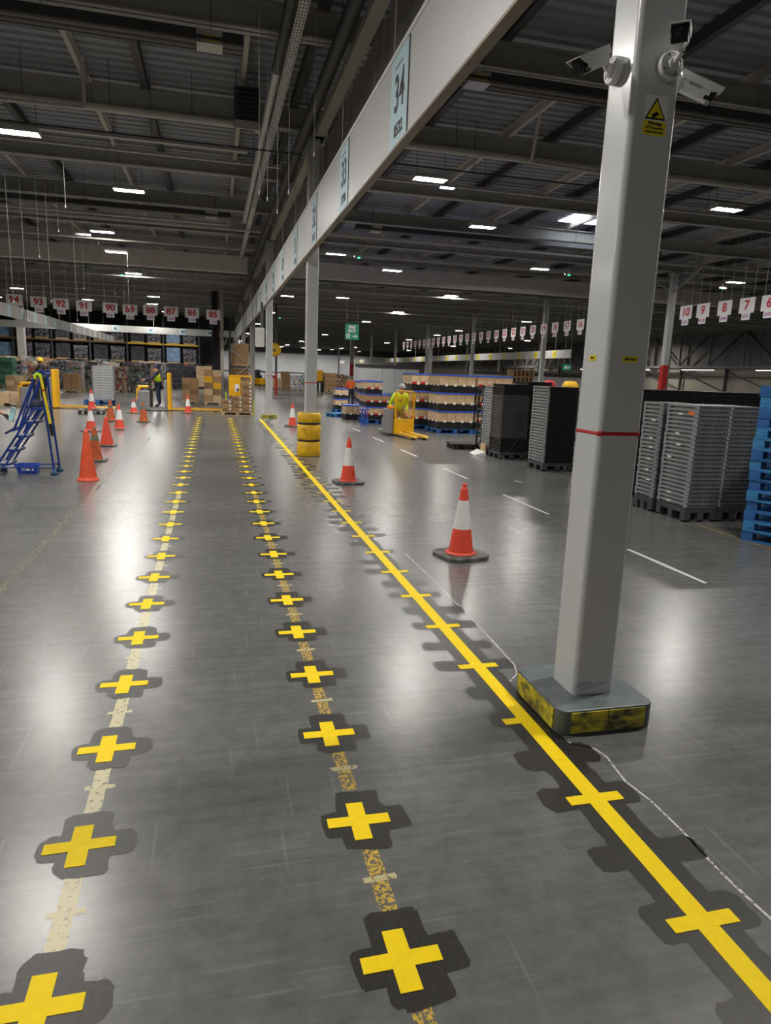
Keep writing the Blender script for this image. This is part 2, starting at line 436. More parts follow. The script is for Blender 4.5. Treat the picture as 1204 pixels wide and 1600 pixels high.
# ------------------------------------------------------------------ columns
def column(x, y, label, group=None, band=True, h=6.0, w=.222, m=None):
    t = thing('steel_column', label, 'column', (x,y,0), 0, group)
    MB().box(-w/2,w/2,-w/2,w/2,0,5.9).build('shaft', m or M_COLUMN, t, bevel=.026, seg=6)
    MB().box(-.19,.19,-.19,.19,5.9,5.98).build('cap_plate', M_STEEL, t)
    if band:
        MB().box(-w/2-.002,w/2+.002,-w/2-.002,w/2+.002,1.435,1.482).build('red_band', M_RED, t, bevel=.026, seg=6)['label'] = 'red painted band'
    return t
CX, CY = 1.862, 2.972
c1 = column(CX, CY, 'nearest pale grey square column with three cameras and a warning sign', w=.225)
def rrect(hx, hy, r, n=5):
    p = []
    for cx, cy, a0 in ((hx-r,hy-r,0),(-hx+r,hy-r,90),(-hx+r,-hy+r,180),(hx-r,-hy+r,270)):
        for k in range(n+1):
            a = math.radians(a0+90*k/n); p.append((cx+r*math.cos(a), cy+r*math.sin(a)))
    return p
MB().prism(rrect(.262,.262,.05), 0, .128).build('plinth', M_PLINTH, c1, bevel=.006)['label'] = 'dark grey painted concrete foot'
for side, bx in (('front',(-.20,-.004,-.2685,-.262)), ('front',(.004,.205,-.2685,-.262)), ('left',(-.2685,-.262,-.205,.20))):
    MB().box(bx[0],bx[1],bx[2],bx[3],.012,.118).build('yellow_patch', M_CHIPY, c1)['label'] = 'chipped yellow paint on the foot'
for nm, bx in (('left',(-.1145,-.1125,-.025,.035,1.795,1.822)), ('front',(-.03,.05,-.1145,-.1125,1.79,1.818))):
    s = MB().box(*bx).build('yellow_sticker', M_YELLOW, c1); s['label'] = f'small yellow sticker'
lettering('EXIT No 4', .014, M_INK, c1, (.01,-.116,1.804), FACE_Y, .0006, 'sticker_text')
lettering('No 4', .014, M_INK, c1, (-.116,.005,1.808), FACE_X, .0006, 'sticker_text')
b = MB()
for k in range(7): b.box(-.1135+.01*k,-.105+.03*k,-.1135,-.1126,.16+.012*(k%4),.163+.012*(k%4)+.002)
b.build('scuff_mark', mat('blue_grey_scuff', (.28,.33,.40), .5), c1)

c2 = column(1.862, 13.69, 'second grey column in the line, standing in the yellow barrel guard')
c3 = column(1.862, 24.41, 'third grey column in the line, its foot on a low green yellow block')
MB().prism(rrect(.26,.26,.03),0,.11).build('plinth', M_CHIPY, c3)['label'] = 'low chipped green yellow foot'
column(1.862, 35.13, 'fourth column in the line, behind the carton pallet', band=False, m=M_STEEL)
for k in range(5, 10): column(1.862, 2.972+10.72*(k-1), 'distant grey column in the line of the hanging sign board', 'distant columns of the board line', False, m=M_STEEL)
# right-hand line
rc = thing('steel_column', 'grey column with a broad red lower half behind the dark crates', 'column', (17.55,24.4,0))
MB().box(-.11,.11,-.11,.11,2.42,5.9).build('shaft', M_COLUMN, rc); MB().box(-.113,.113,-.113,.113,0,2.42).build('red_lower_half', M_RED, rc)
MB().box(-.19,.19,-.19,.19,5.9,5.98).build('cap_plate', M_STEEL, rc)
b = MB(); b.bar((0,0,5.2),(-.0,-1.6,6.0),.07,.07); b.bar((0,0,5.2),(0,1.6,6.0),.07,.07); b.build('brace', M_STEEL, rc)
for k, lab in ((3,'grey column crossing in front of the right end of the yellow numbered board'), (4,'thin grey column behind the boxes, next left of the board end column'),
               (5,'grey column behind the boxes near the middle of the hall')):
    column(17.55, 2.972+10.72*k, lab, band=False)
for k in range(6, 10): column(17.55, 2.972+10.72*k, 'distant grey column in the far right line', 'distant columns on the right', False)
for k in range(2, 9): column(33.3, 2.972+10.72*k, 'distant column near the lattice truss on the right', 'distant columns by the truss', False, m=M_STEEL)
column(-13.75, 56.6, 'grey column in front of the racking at the far left', band=False, m=M_STEEL, w=.5)
column(-13.75, 35.1, 'grey column out past the left edge of the aisle', band=False, m=M_STEEL)
# wide steel column with cable ladder
wc = thing('steel_column', 'wide shiny galvanised column behind the boxes in mid hall', 'column', tuple(on_z(668,612,0)) )
MB().box(-.28,.28,-.12,.12,0,5.95).build('shaft', M_GALV, wc)

# ------------------------------------------------------------------ pillar guard
g = thing('column_guard', 'yellow plastic barrel guard with two black straps round a column', 'column guard', (1.845,13.72,0))
def octo(r, n=16): return [(r*math.cos(2*PI*(k+.5)/n), r*math.sin(2*PI*(k+.5)/n)) for k in range(n)]
for z0, z1 in ((0,.30),(.335,.64),(.675,.87)):
    MB().lathe([(.16,z0),(.225,z0),(.235,z0+.02),(.235,z1-.025),(.215,z1),(.16,z1)], 28).build('guard_section', M_GUARD, g)
for z in (.30,.64):
    MB().lathe([(.218,z),(.224,z),(.224,z+.035),(.218,z+.035)], 28).build('strap', M_BLACK, g)['label'] = 'black strap'
for a in (-125, -75, -30, 15):
    for z in (.07,.37,.52,.72):
        h = .16 if (a == -75 and z == .37) else .06
        if a == -75 and z == .52: continue
        mt = Matrix.Rotation(math.radians(a), 4, 'Z')
        MB().box(.226,.241,-.055,.055,z,z+h,mt).build('raised_panel', M_GUARD, g, bevel=.006)

# ------------------------------------------------------------------ floor markings
def blob(cx, cy, hx, hy, r, jit=.006, seed=0, rot=0.0):
    q = random.Random(seed); pts = []
    for px, py in rrect(hx, hy, min(r, hx*.9, hy*.9), 4):
        pts.append((px, py))
    out = []
    for a, b2 in zip(pts, pts[1:]+pts[:1]):
        n = max(1, int(math.hypot(b2[0]-a[0], b2[1]-a[1])/.035))
        for k in range(n):
            t = k/n; out.append((a[0]+(b2[0]-a[0])*t+q.uniform(-jit,jit), a[1]+(b2[1]-a[1])*t+q.uniform(-jit,jit)))
    c, s = math.cos(rot), math.sin(rot)
    return [(cx+x*c-y*s, cy+x*s+y*c) for x, y in out]
def sheet(mb, poly, z): mb.add([(x,y,z) for x,y in poly], [tuple(range(len(poly)))]); return mb
PLUS = [(-.0335,-.11),(.0335,-.11),(.0335,-.028),(.121,-.028),(.121,.028),(.0335,.028),(.0335,.11),(-.0335,.11),(-.0335,.028),(-.121,.028),(-.121,-.028),(-.0335,-.028)]
plus_mesh = None; far_patch = []
def cross(x, y, i, row, last):
    global plus_mesh
    q = random.Random(i*17+int(row == 'middle')*5)
    if i < 14: lab, g = f'yellow taped plus mark, {nth(i,"nearest")} in the {row} row on the floor', f'yellow plus marks in the {row} row'
    else: lab, g = f'far yellow plus mark in the {row} floor row, towards its end', f'far yellow plus marks in the {row} row'
    t = thing('floor_plus_mark', lab, 'floor marking', (x+q.uniform(-.006,.006),y+q.uniform(-.006,.006),0), q.uniform(-.02,.02), g)
    if plus_mesh is None:
        mb = MB(); mb.prism(PLUS, .0012, .0024); plus_mesh = mb.mesh('tape'); plus_mesh.materials.append(M_TAPE)
    o = bpy.data.objects.new('tape', plus_mesh); COL.objects.link(o); o.parent = t
    if i < 22 or not far_patch:
        mb = MB()
        sheet(mb, blob(.026,-.004,.170,.072,.022 if row=='middle' else .05,.005,i*3+1,q.uniform(-.05,.05)), .0006)
        sheet(mb, blob(.014,.018,.088,.172,.025 if row=='middle' else .05,.005,i*3+2,q.uniform(-.05,.05)), .0008)
        sheet(mb, blob(.03,-.03,.078,.135,.02,.006,i*3+3,q.uniform(-.1,.1)), .0010)
        p = mb.build('primer_patch', M_PRIMER, t); p['label'] = 'dark brushed primer patch under the tape'; far_patch.append(p.data)
    else:
        o = bpy.data.objects.new('primer_patch', far_patch[-1]); COL.objects.link(o); o.parent = t
for row, x0, y0, sp in (('left', -.489, 1.672, .6535), ('middle', .515, 1.625, .6542)):
    for i in range(0, 35):
        Y = y0+sp*i
        if Y > 24.2: break
        cross(x0, Y, i, row, 35)
    pw = M_OLDPALE if row == 'left' else M_OLDTAPE
    for i in range(-1, 12):
        Y = y0+sp*i; a, c = Y+.19, Y+sp-.15
        if i == -1: a = Y+.4
        mb = MB(); sheet(mb, blob(x0+.012,(a+c)/2,.030,(c-a)/2,.004,.002,i+40), .0004)
        lab = f'worn {"pale" if row=="left" else "gold"} paint strip ' + ('before the nearest plus mark' if i < 0 else f'beyond the {nth(i,"nearest")} plus mark') + f' of the {row} row'
        tag(mb.build('worn_paint_strip', pw, loc=(0,0,0)), lab, 'floor marking', f'worn paint strips in the {row} row')
        if i >= 0 and i < 8:
            mb = MB(); sheet(mb, blob(x0+.015,(a+c)/2-.01+.02*(i%2),.058,.014,.006,.003,i+70,.04), .0007)
            tag(mb.build('old_tape_bar', M_OLDPALE), f'faded cross bar of old tape beyond the {nth(i,"nearest")} mark of the {row} row', 'floor marking', f'old tape bars in the {row} row')
# the long yellow line with cross bars
t = thing('floor_line', 'long bright yellow line with cross bars running past the columns', 'floor marking', (1.513,0,0))
MB().box(-.0385,.0385,.55,23.7,.0012,.0024).build('line_tape', M_TAPE, t)
for k in range(-1, 33):
    Y = 1.571+.6573*k
    x1 = .121 if k != 2 else .0
    MB().box(-.121,x1,Y-.028,Y+.028,.0013,.0026).build('cross_bar', M_TAPE, t)
    q = random.Random(k+900)
    mb = MB(); right = .215 if k != 2 else .085
    for dy, j in ((0,0),(.30,1)):
        a, c = -.215+q.uniform(-.05,.03), right+q.uniform(-.04,.05)
        if k > 4 and q.random() < .22: a = -.1
        elif k > 4 and q.random() < .22: c = .1
        if k == 2 and j == 0: c = .06
        sheet(mb, blob((a+c)/2, Y+dy+.02, (c-a)/2, q.uniform(.066,.088), .045, .006, k*5+j, q.uniform(-.08,.08)), .0006+.0001*j)
    if k < 5: sheet(mb, blob(0, Y+.3, .105, .36, .02, .006, k*5+3), .0009+.00012*(k%2))
    elif k < 16: sheet(mb, blob(0, Y+.3, .085, .30, .02, .006, k*5+3), .0009+.00012*(k%2))
    mb.build('primer_patch', M_PRIMER, t)['label'] = 'dark brushed primer beside the line'
# crack seal, dashes and other lines
def ribbon(name, pts, w, m, label, z=.0007, cat='floor marking', group=None):
    mb = MB(); vs = []; n = len(pts)
    for i, (x, y) in enumerate(pts):
        a = Vector(pts[max(0,i-1)]); c = Vector(pts[min(n-1,i+1)]); d = (c-a).normalized()
        ww = w*(.7+.6*R.random())
        vs += [(x+d.y*ww/2, y-d.x*ww/2, z), (x-d.y*ww/2, y+d.x*ww/2, z)]
    mb.add(vs, [(2*i,2*i+1,2*i+3,2*i+2) for i in range(n-1)])
    return tag(mb.build(name, m), label, cat, group)
ribbon('crack_seal', [(1.76,1.2),(1.742,1.53),(1.735,1.64),(1.73,1.76),(1.735,1.86),(1.742,1.98),(1.738,2.17),(1.712,2.31),(1.725,2.42),(1.737,2.5),(1.72,2.58),(1.64,2.63),(1.6,2.69),(1.585,2.74)], .012, M_SEAL,
       'thin wavy white sealed crack in front of the column foot')
ribbon('crack_seal', [(1.62,3.32),(1.70,3.4),(1.74,3.52),(1.755,3.9),(1.77,4.47),(1.775,5.2),(1.77,6.1)], .009, M_SEAL, 'thin pale crack line running on beyond the column foot')
for i, (a, c) in enumerate(((4.85,6.02),(7.78,9.2),(10.68,11.95),(13.7,14.95),(16.6,17.8),(19.5,20.6))):
    ribbon('lane_dash', [(4.16-.008*i,a),(4.155-.008*i,(a+c)/2),(4.15-.008*i,c)], .05, M_WHITELINE, f'worn white lane dash, {nth(i,"nearest")} of the row beyond the column', group='white lane dashes')
ribbon('floor_line', [(-9,26.55),(-4,26.58),(1.5,26.62)], .09, M_FAINTWHITE, 'faint white line crossing the floor just before the yellow trucks')
ribbon('floor_line', [(2.2,44),(7,44.2),(12,44.5)], .14, M_FAINTWHITE, 'faint white line crossing the floor deep in the middle lane')
ribbon('worn_paint_strip', [(-1.57,5.0),(-1.58,6.2),(-1.6,7.8),(-1.6,9.9),(-1.63,12.5)], .07, M_FAINT, 'faint worn yellow stripe left of the left row of marks')
a, c = on_z(1090,820), on_z(1204,858)
ribbon('worn_paint_strip', [(a.x,a.y),((a.x+c.x)/2,(a.y+c.y)/2),(c.x,c.y),(c.x+.3,c.y-.4)], .03, M_OLDTAPE, 'thin worn yellow stripe at the foot of the blue pallets')
for px, py, lab in ((800,826,'small white arrow on the floor beside the nearest red white cone'),(808,752,'small white arrow on the floor near the black crates')):
    p = on_z(px,py); mb = MB(); mb.add([(p.x-.015,p.y-.2,.0008),(p.x+.015,p.y-.2,.0008),(p.x+.015,p.y,.0008),(p.x+.09,p.y-.06,.0008),(p.x,p.y+.1,.0008),(p.x-.09,p.y-.06,.0008),(p.x-.015,p.y,.0008)],[(0,1,2,3,4,5,6)])
    tag(mb.build('floor_arrow', M_FAINTWHITE), lab, 'floor marking')

a, c = on_z(150,766), on_z(234,684)
ribbon('floor_joint', [(a.x,a.y),((a.x+c.x)/2+.02,(a.y+c.y)/2),(c.x,c.y)], .045, mat('dark_joint_filler', (.10,.10,.098), .45), 'dark straight floor joint running between the orange cones and left marks', cat='floor joint')
# ------------------------------------------------------------------ luminaires
lum = None
def luminaire(x, y, label, group=None, z=5.72):
    global lum
    if lum is None:
        lum = thing('ceiling_light', label, 'ceiling light', (x,y,z), 0, group)
        MB().box(-.36,.36,-.16,.16,.012,.085).box(-.36,.36,-.16,-.135,-.012,.012).box(-.36,.36,.135,.16,-.012,.012).box(-.36,-.335,-.135,.135,-.012,.012).box(.335,.36,-.135,.135,-.012,.012).build('housing', M_STEEL, lum)
        MB().quad((-.33,-.13,.008),(-.33,.13,.008),(.33,.13,.008),(.33,-.13,.008)).build('diffuser', M_LIGHT, lum)
        b = MB(); b.tube((-.3,0,.08),(-.3,0,.80),.005,6); b.tube((.3,0,.08),(.3,0,.80),.005,6); b.build('suspension_wire', M_STEELD, lum)
        return lum
    return dup(lum, (x,y,z), 0, label, group)
G_FAR = 'distant ceiling lights'
for x, y, lab in ((-3.37,14.65,'bright ceiling light at the left edge, nearest on the left'), (-1.9,18.3,'bright ceiling light second nearest on the left side'),
    (-3.34,24.15,'bright ceiling light above the number ninety row, third on the left'), (-3.17,25.96,'ceiling light fourth along the left side, in front of the pale girder'),
    (-3.5,34.3,'ceiling light with a green indicator beside it, fifth along the left'),
    (4.45,14.72,'bright ceiling light nearest on the right, by the small unlit fitting'), (7.18,18.6,'bright ceiling light second from the hanging board on the right'),
    (4.2,24.85,'bright ceiling light close beside the second column'), (6.4,25.4,'paired small ceiling light under the pale girder on the right'),
    (11.85,24.5,'ceiling light just left of the nearest column head high up'), (11.6,14.5,'bright ceiling light right of the nearest column'),
    (11.9,34.6,'ceiling light in the middle distance above the boxes'), (7.0,38.9,'ceiling light above the green exit sign, upper one'),
    (4.04,39.8,'ceiling light between the second and third columns'), (20.0,23.95,'ceiling light above the row of low number signs at right')):
    luminaire(x, y, lab, z=5.4 if abs(y-25.7) < .4 else 5.72)
for x, y in ((11.96,45.4),(12,55.6),(12.2,78.5),(22.8,114),(22.8,92),(22.6,80.5),(22.3,68.6),(21.6,60.2),(33,117),(32.2,91.7),(4.1,52),(4.1,66),(4.1,85),(12.2,100),(4.1,110),(4.1,130),(12,128),(22,132),(33,70),(33,50),(22,47),(20.5,35),
             (-3.5,45),(-3.5,57),(-11,45),(-11,57),(4,120),(12,118),(22,122),(4,136),(12,136),(20,136),(28,136),(8,129),(16,129),(-4,50.5),(-8,50),(-14,52),(-11,33),(-11.2,20),(33,32),(40,60),(40,90),(40,40)):  # mixed set: several near the end wall are added to brighten it
    luminaire(x, y, 'one of the small distant ceiling lights, some of them added', G_FAR)
for x, y in ((-2.2,8.7),(-2.4,3.9),(4.6,3.6),(11.6,5.2),(-11,9),(-11.3,24.5),(-11.3,15.5),(19.5,13.5),(28,20),(-2.4,-5.6)):  # unseen; some read off glare, others added to light column front and left side
    luminaire(x, y, 'one of the unseen ceiling lights, some of them added for fill', 'ceiling lights out of view')
e = thing('emergency_light', 'small dim fitting on the trunking beside the nearest right ceiling light', 'emergency light', (4.97,15.12,5.70))
MB().box(-.17,.17,-.06,.06,0,.06).build('housing', M_GALV, e); MB().box(-.15,.15,-.05,.05,-.02,0).build('lens', M_TUBE, e); MB().tube((0,0,.05),(0,0,.86),.008,6).build('stem', M_STEEL, e)
e = thing('emergency_light', 'unlit pale fitting beside the third ceiling light on the left', 'emergency light', tuple(on_z(130,368,5.6)))
MB().box(-.22,.22,-.06,.06,0,.05).build('housing', M_WHITE, e); MB().tube((0,0,.05),(0,0,.92),.008,6).build('stem', M_STEEL, e)
for px, py, lab in ((190,430,'tiny green indicator lamp beside the fifth left ceiling light'),(560,403,'tiny green indicator lamp near the second column'),(437,497,'tiny green indicator lamp above the far cages'),(1128,451,'tiny green lit exit lamp near the right column brace'),(888,430,'tiny green lit exit lamp left of the nearest column')):
    p = on_z(px,py,5.5); e = thing('indicator_lamp', lab, 'indicator lamp', tuple(p))
    MB().box(-.16,.16,-.03,.03,0,.05).build('housing', M_GALV, e); MB().box(-.04,.04,-.035,.0,-.02,.02).build('lens', M_GLED, e); MB().tube((0,0,.05),(0,0,1.02),.008,6).build('stem', M_STEEL, e)

# trunking bars, heaters, pipes, ducts under the roof
def xbar(name, x0, x1, y, z, label, cat, w=.06, h=.05, m=M_GALV, rod=M_STEELD, step=2.9):
    t = thing(name, label, cat, (x0,y,z)); L = x1-x0
    MB().box(0,L,-w/2,w/2,0,h).build('bar', m, t)
    k = .6
    while k < L and k < 30:
        MB().tube((k,0,h),(k,0,6.55-z),.006,6).build('suspension_rod', rod, t); k += step
    return t
xbar('lighting_trunking', -14, 1.4, 15.32, 5.77, 'pale lighting trunking bar crossing at the nearest left ceiling light', 'trunking')
xbar('lighting_trunking', 2.4, 14, 15.32, 5.77, 'pale lighting trunking bar crossing at the nearest right ceiling light', 'trunking')
xbar('cable_ladder', -14, .7, 14.9, 5.88, 'perforated cable tray just above the nearest left trunking bar', 'cable tray', .12, .05)
xbar('lighting_trunking', -16, 1.4, 21.5, 5.60, 'pale trunking bar crossing between the second and third left lights', 'trunking', m=M_PIPE)
xbar('lighting_trunking', 2.4, 20, 21.3, 5.66, 'pale trunking bar crossing on the right behind the second right light', 'trunking', m=M_PIPE)
xbar('lighting_trunking', -16, 1.4, 24.9, 5.6, 'pale trunking bar crossing at the third left ceiling light', 'trunking', m=M_PIPE)
xbar('lighting_trunking', 2.4, 24, 24.9, 5.7, 'pale trunking bar crossing at the light by the second column', 'trunking', m=M_PIPE)
xbar('lighting_trunking', -16, 1.4, 34.6, 5.6, 'thin trunking bar crossing above the row of hanging numbers', 'trunking', m=M_PIPE)
xbar('lighting_trunking', 2.4, 30, 34.8, 5.6, 'thin trunking bar crossing above the green exit sign', 'trunking', m=M_PIPE)
for Y, lab in ((45.5,'distant trunking bar, nearer one beyond the exit sign'),(55.5,'distant trunking bar, second beyond the exit sign')):
    xbar('lighting_trunking', 2.4, 34, Y, 5.6, lab, 'trunking', m=M_PIPE)
def heater(x0, x1, y, z, label, burner_x):
    t = thing('radiant_heater', label, 'heater', (x0,y,z)); L = x1-x0
    mb = MB(); mb.add([(0,-.17,0),(0,-.10,.14),(0,.10,.14),(0,.17,0),(L,-.17,0),(L,-.10,.14),(L,.10,.14),(L,.17,0)], [(0,1,5,4),(1,2,6,5),(2,3,7,6),(0,3,2,1),(4,5,6,7)])
    mb.build('reflector', M_STEELD, t)
    mb = MB(); mb.tube((0,-.07,.02),(L,-.07,.02),.04,10); mb.tube((0,.07,.02),(L,.07,.02),.04,10); mb.build('tube', M_TUBED, t)
    MB().box(burner_x-.16,burner_x+.16,-.14,.14,-.03,.13).build('burner_box', M_GALV, t)
    MB().box(burner_x-.08,burner_x+.1,-.142,-.14,.0,.07).build('yellow_plate', M_YELLOW, t)
    for k in (.5, L*.35, L*.7, L-.4): MB().tube((k,0,.13),(k,0,6.55-z),.006,6).build('suspension_rod', M_STEELD, t)
    return t
heater(-9, .42, 9.95, 5.70, 'long dark tube heater across the top left under the roof', 9.0)
heater(3.2, 11, 9.9, 5.70, 'long dark tube heater passing behind the nearest column', .4)
heater(-12, .5, 20.5, 5.72, 'long dark tube heater above the third left ceiling light', 12.0)
heater(4, 14, 20.4, 5.72, 'long dark tube heater behind the second right ceiling light', .6)
def pipe(name, pts, r, m, label, cat='pipe', hang=(), n=12):
    p0 = Vector(pts[0]); mb = MB(); mb.path([Vector(p)-p0 for p in pts], r, n)
    t = tag(mb.build(name, m, loc=pts[0]), label, cat)
    for h in hang:
        q = Vector(h)-p0; MB().tube(q+Vector((0,0,r*.8)),(q.x,q.y,6.55-p0.z),.006,6).build('hanger', M_STEELD, t)
    return t
pipe('sprinkler_main', [(-16,13.0,5.78),(.72,13.0,5.78),(.85,13.15,5.76)], .062, M_PIPE, 'fat pale sprinkler main crossing the left roof to the duct', hang=[(-2.9,13,5.78),(-1.6,13,5.78),(-.3,13,5.78)])
pipe('sprinkler_main', [(2.6,13.0,5.78),(15,13.0,5.78)], .062, M_PIPE, 'fat pale sprinkler main crossing the right roof', hang=[(3.2,13,5.78),(4.4,13,5.78),(8,13,5.78)])
pipe('drop_pipe', [(5.72,12.3,6.36),(5.75,12.6,5.62),(7.9,12.75,5.62)], .03, M_PIPE, 'pale drop pipe with elbow beside the right sprinkler main')
pipe('drop_pipe', [(-1.93,12.6,6.36),(-1.93,12.6,5.62),(-4.4,12.6,5.58)], .03, M_PIPE, 'pale drop pipe with elbow beside the left sprinkler main')
pipe('branch_pipe', [(.45,21.2,6.2),(.45,21.2,5.68),(-12,21.2,5.68)], .026, M_PIPE, 'pale drop pipe turning into a branch near the tray end')
pipe('thin_pipe', [(-14,13.45,5.56),(1.6,13.5,5.56)], .016, M_BLACKPIPE, 'thin black pipe crossing just below the left sprinkler main', hang=[(-1.0,13.47,5.56)])
pipe('thin_pipe', [(2.4,13.6,5.62),(14,13.6,5.62)], .016, M_BLACKPIPE, 'thin black pipe crossing just below the right sprinkler main', hang=[(5,13.6,5.62)])
pipe('insulated_pipe', [(1.57,-4,5.70),(1.57,40,5.70)], .095, M_BLACKPIPE, 'fat black insulated pipe running lengthwise beside the pale girder', hang=[(1.57,6+3.2*k,5.7) for k in range(8)], n=16)
pipe('round_duct', [(.88,10.4,5.70),(.88,20.5,5.70)], .062, M_GALV, 'bright round duct running lengthwise beside the perforated tray', hang=[(.88,12,5.7),(.88,16,5.7)])
pipe('insulated_pipe', [(.88,-4,5.74),(.88,10.38,5.70)], .066, M_BLACKPIPE, 'black insulated pipe joined to the near end of the round duct', hang=[(.88,8.6,5.7)])
t = thing('perforated_tray', 'pale perforated cable tray running lengthwise beside the round duct', 'cable tray', (1.03,-4,5.70))
mb = MB(); mb.box(-.065,.065,0,31.8,0,.006); mb.box(-.065,-.06,0,31.8,0,.06); mb.box(.06,.065,0,31.8,0,.06); mb.build('tray', M_GALV, t)
mb = MB()
for k in range(170):
    for j in (-1,0,1): mb.box(j*.038-.011,j*.038+.011,10+k*.075,10.04+k*.075,-.0016,-.0002)
mb.build('hole_pattern', M_STEELD, t)['kind'] = 'stuff'
for k in range(3,11): MB().tube((0,k*3.1,.03),(0,k*3.1,.8),.006,6).build('suspension_rod', M_STEELD, t)
t = thing('unit_heater', 'dark square fan unit hanging beside the duct', 'fan unit', tuple(on_z(413,172,5.95)-Vector((.30,0,0))))
MB().box(-.2,.2,-.2,.2,-.26,.25).build('casing', M_STEELD, t)
mb = MB(); 
for k in range(7): mb.box(-.16,.16,-.215,-.2,-.24+.07*k,-.21+.07*k)
mb.build('grille', M_BLACK, t); mb = MB()
for sx in (-.16,.16): mb.tube((sx,0,.25),(sx,0,.58),.008,6)
mb.build('hanger', M_STEELD, t)
for i,(px,top,bot,Y) in enumerate(((12,210,470,16.5),(35,222,500,17),(56,215,400,17.5),(73,225,470,18),(100,228,322,15.6),(115,265,500,20),(152,305,380,20.5),(160,330,400,22),(88,240,360,19),(200,390,480,26),(128,300,450,21.0),(405,0,300,8.4),(434,0,330,9.0),(418,30,310,9.6),(452,0,300,9.3),(492,60,240,8.8))):
    p = on_y(px, (top+bot)/2, Y); zb = on_y(px,bot,Y).z
    e = thing('dangling_string', f'thin pale string dangling from the roof, {nth(i,"first")} one counted from the left group', 'string', (p.x,Y,zb), 0, 'dangling strings')
    MB().tube((0,0,0),(0,0,6.55-zb),.0022,5).build('cord', M_STEEL, e); MB().tube((0,0,-.03),(0,0,.02),.009,6).build('end_weight', M_PIPE, e)
# rooflight
struct(MB().box(10.4,12.4,19.3,20.5,6.50,6.515).build('window_1', M_SKY))

# ------------------------------------------------------------------ hanging boards
bd = MB().box(1.682,1.742,-3,86,3.77,4.58).build('hanging_sign_board', M_BOARD)
tag(bd, 'long white hanging board with pale blue number plates along the aisle', 'sign board')
MB().box(1.672,1.752,-3,86,4.58,4.625).build('top_trim', M_WHITE, bd); MB().box(1.66,1.745,-3,86,3.75,3.772).build('bottom_trim', M_BRONZE, bd)
MB().box(1.670,1.6825,-3,86,3.772,3.79).build('lower_lip', M_WHITE, bd)
codes = ['8532','3790','8117','6304','2950','7418']
for i in range(0, 28):
    yc = 6.66+2.78*i; s = MB().box(1.6765,1.682,yc-.3,yc+.3,3.80,4.57).build('number_plate', M_CYAN, bd)
    if i < 16:
        lettering(str(34-i), .44, M_INK, s, (1.675,yc-.02,4.22), FACE_X, .007, 'number', .82)
        lettering(codes[i % 6], .15, M_INK, s, (1.675,yc-.02,3.915), FACE_X, .004, 'code')
        if i < 5: MB().box(1.674,1.6765,yc-.12,yc+.16,4.455,4.475).build('heading_bar', M_GREYL, s)
    MB().box(1.6755,1.6815,yc-.335,yc-.31,3.80,4.57).build('edge_slot', M_INK, bd)
    if i < 20: MB().tube((1.71,yc+.35,4.62),(1.71,yc+.35,6.55),.006,6).build('suspension_wire', M_PIPE, bd)
lb = MB().box(-7.72,-7.66,21,59.5,3.3,3.77).build('hanging_sign_board', M_BOARDG)
tag(lb, 'grey hanging board slanting away above the left goods area', 'sign board')
for i in range(18):
    yc = 24+2*i; s = MB().box(-7.658,-7.652,yc-.22,yc+.22,3.32,3.75).build('number_plate', M_CYAN if 1 < i < 9 else M_WHITE, lb)
    if i % 3 == 0: MB().tube((-7.69,yc,3.76),(-7.69,yc,6.55),.006,6).build('suspension_wire', M_PIPE, lb)
cb = MB().box(-24,1.6,51.0,51.05,3.78,4.22).build('hanging_sign_board', M_BOARDG)
tag(cb, 'pale hanging board crossing in front of the racking at the back', 'sign board')
for i, px in enumerate((181,236,286,328)):
    p = on_y(px, 527, 51.0); s = MB().box(p.x-.2,p.x+.2,50.99,51.0,3.80,4.20).build('number_plate', M_CYAN, cb)
    lettering(str(82+i), .24, M_INK, s, (p.x,50.985,4.0), FACE_Y, .004, 'number')
for x in (-22,-16,-10,-4,1.2): MB().tube((x,51.02,4.2),(x,51.02,6.55),.008,6).build('suspension_wire', M_PIPE, cb)
rb = MB().box(24.0,24.08,43.8,150-12,3.2,3.78).build('hanging_sign_board', M_BOARDG)
tag(rb, 'pale hanging board with yellow plates high behind the boxes', 'sign board')
for i in range(26):
    yc = 46.2+3.0*i; s = MB().box(23.985,24.0,yc-.24,yc+.24,3.24,3.74).build('number_plate', M_YELLOW, rb)
    if i < 10: lettering(str(17-i), .3, M_INK, s, (23.98,yc,3.5), FACE_X, .004, 'number')
    if i % 3 == 0: MB().tube((24.04,yc,3.77),(24.04,yc,6.55),.01,6).build('suspension_wire', M_PIPE, rb)

# ------------------------------------------------------------------ number signs
def number_sign(num, code, p, face, label, group, w=.62, h=.44):
    t = thing('number_sign', label, 'hanging sign', tuple(p), 0, group)
    f = face
    def pl(x0,x1,z0,z1,nm,m,d=.008):
        b = MB()
        if f == 'y': b.box(x0,x1,-d,d,z0,z1)
        else: b.box(-d,d,-x1,-x0,z0,z1)
        return b.build(nm, m, t)
    F = FACE_Y if f == 'y' else FACE_X
    off = (0,-.0105,.0) if f == 'y' else (-.0105,0,0)
    s = pl(-w/2,w/2,-h/2,h/2,'number_card',M_SIGN)
    lettering(str(num), .37, M_REDINK, s, (off[0],off[1],-.0), F, .012, 'number', 1.05)
    c = pl(-.165,.165,-h/2-.2,-h/2,'code_card',M_SIGN)
    lettering(code, .13, M_MAGENTA, c, (off[0],off[1],-h/2-.1), F, .003, 'code')
    b = MB()
    for sx in (-w/2+.08, w/2-.08):
        q = (sx,0) if f == 'y' else (0,sx)
        b.tube((q[0],q[1],h/2-.02),(q[0],q[1],6.55-p[2]),.005,5)
    b.build('suspension_wire', M_PIPE, t)
    return t
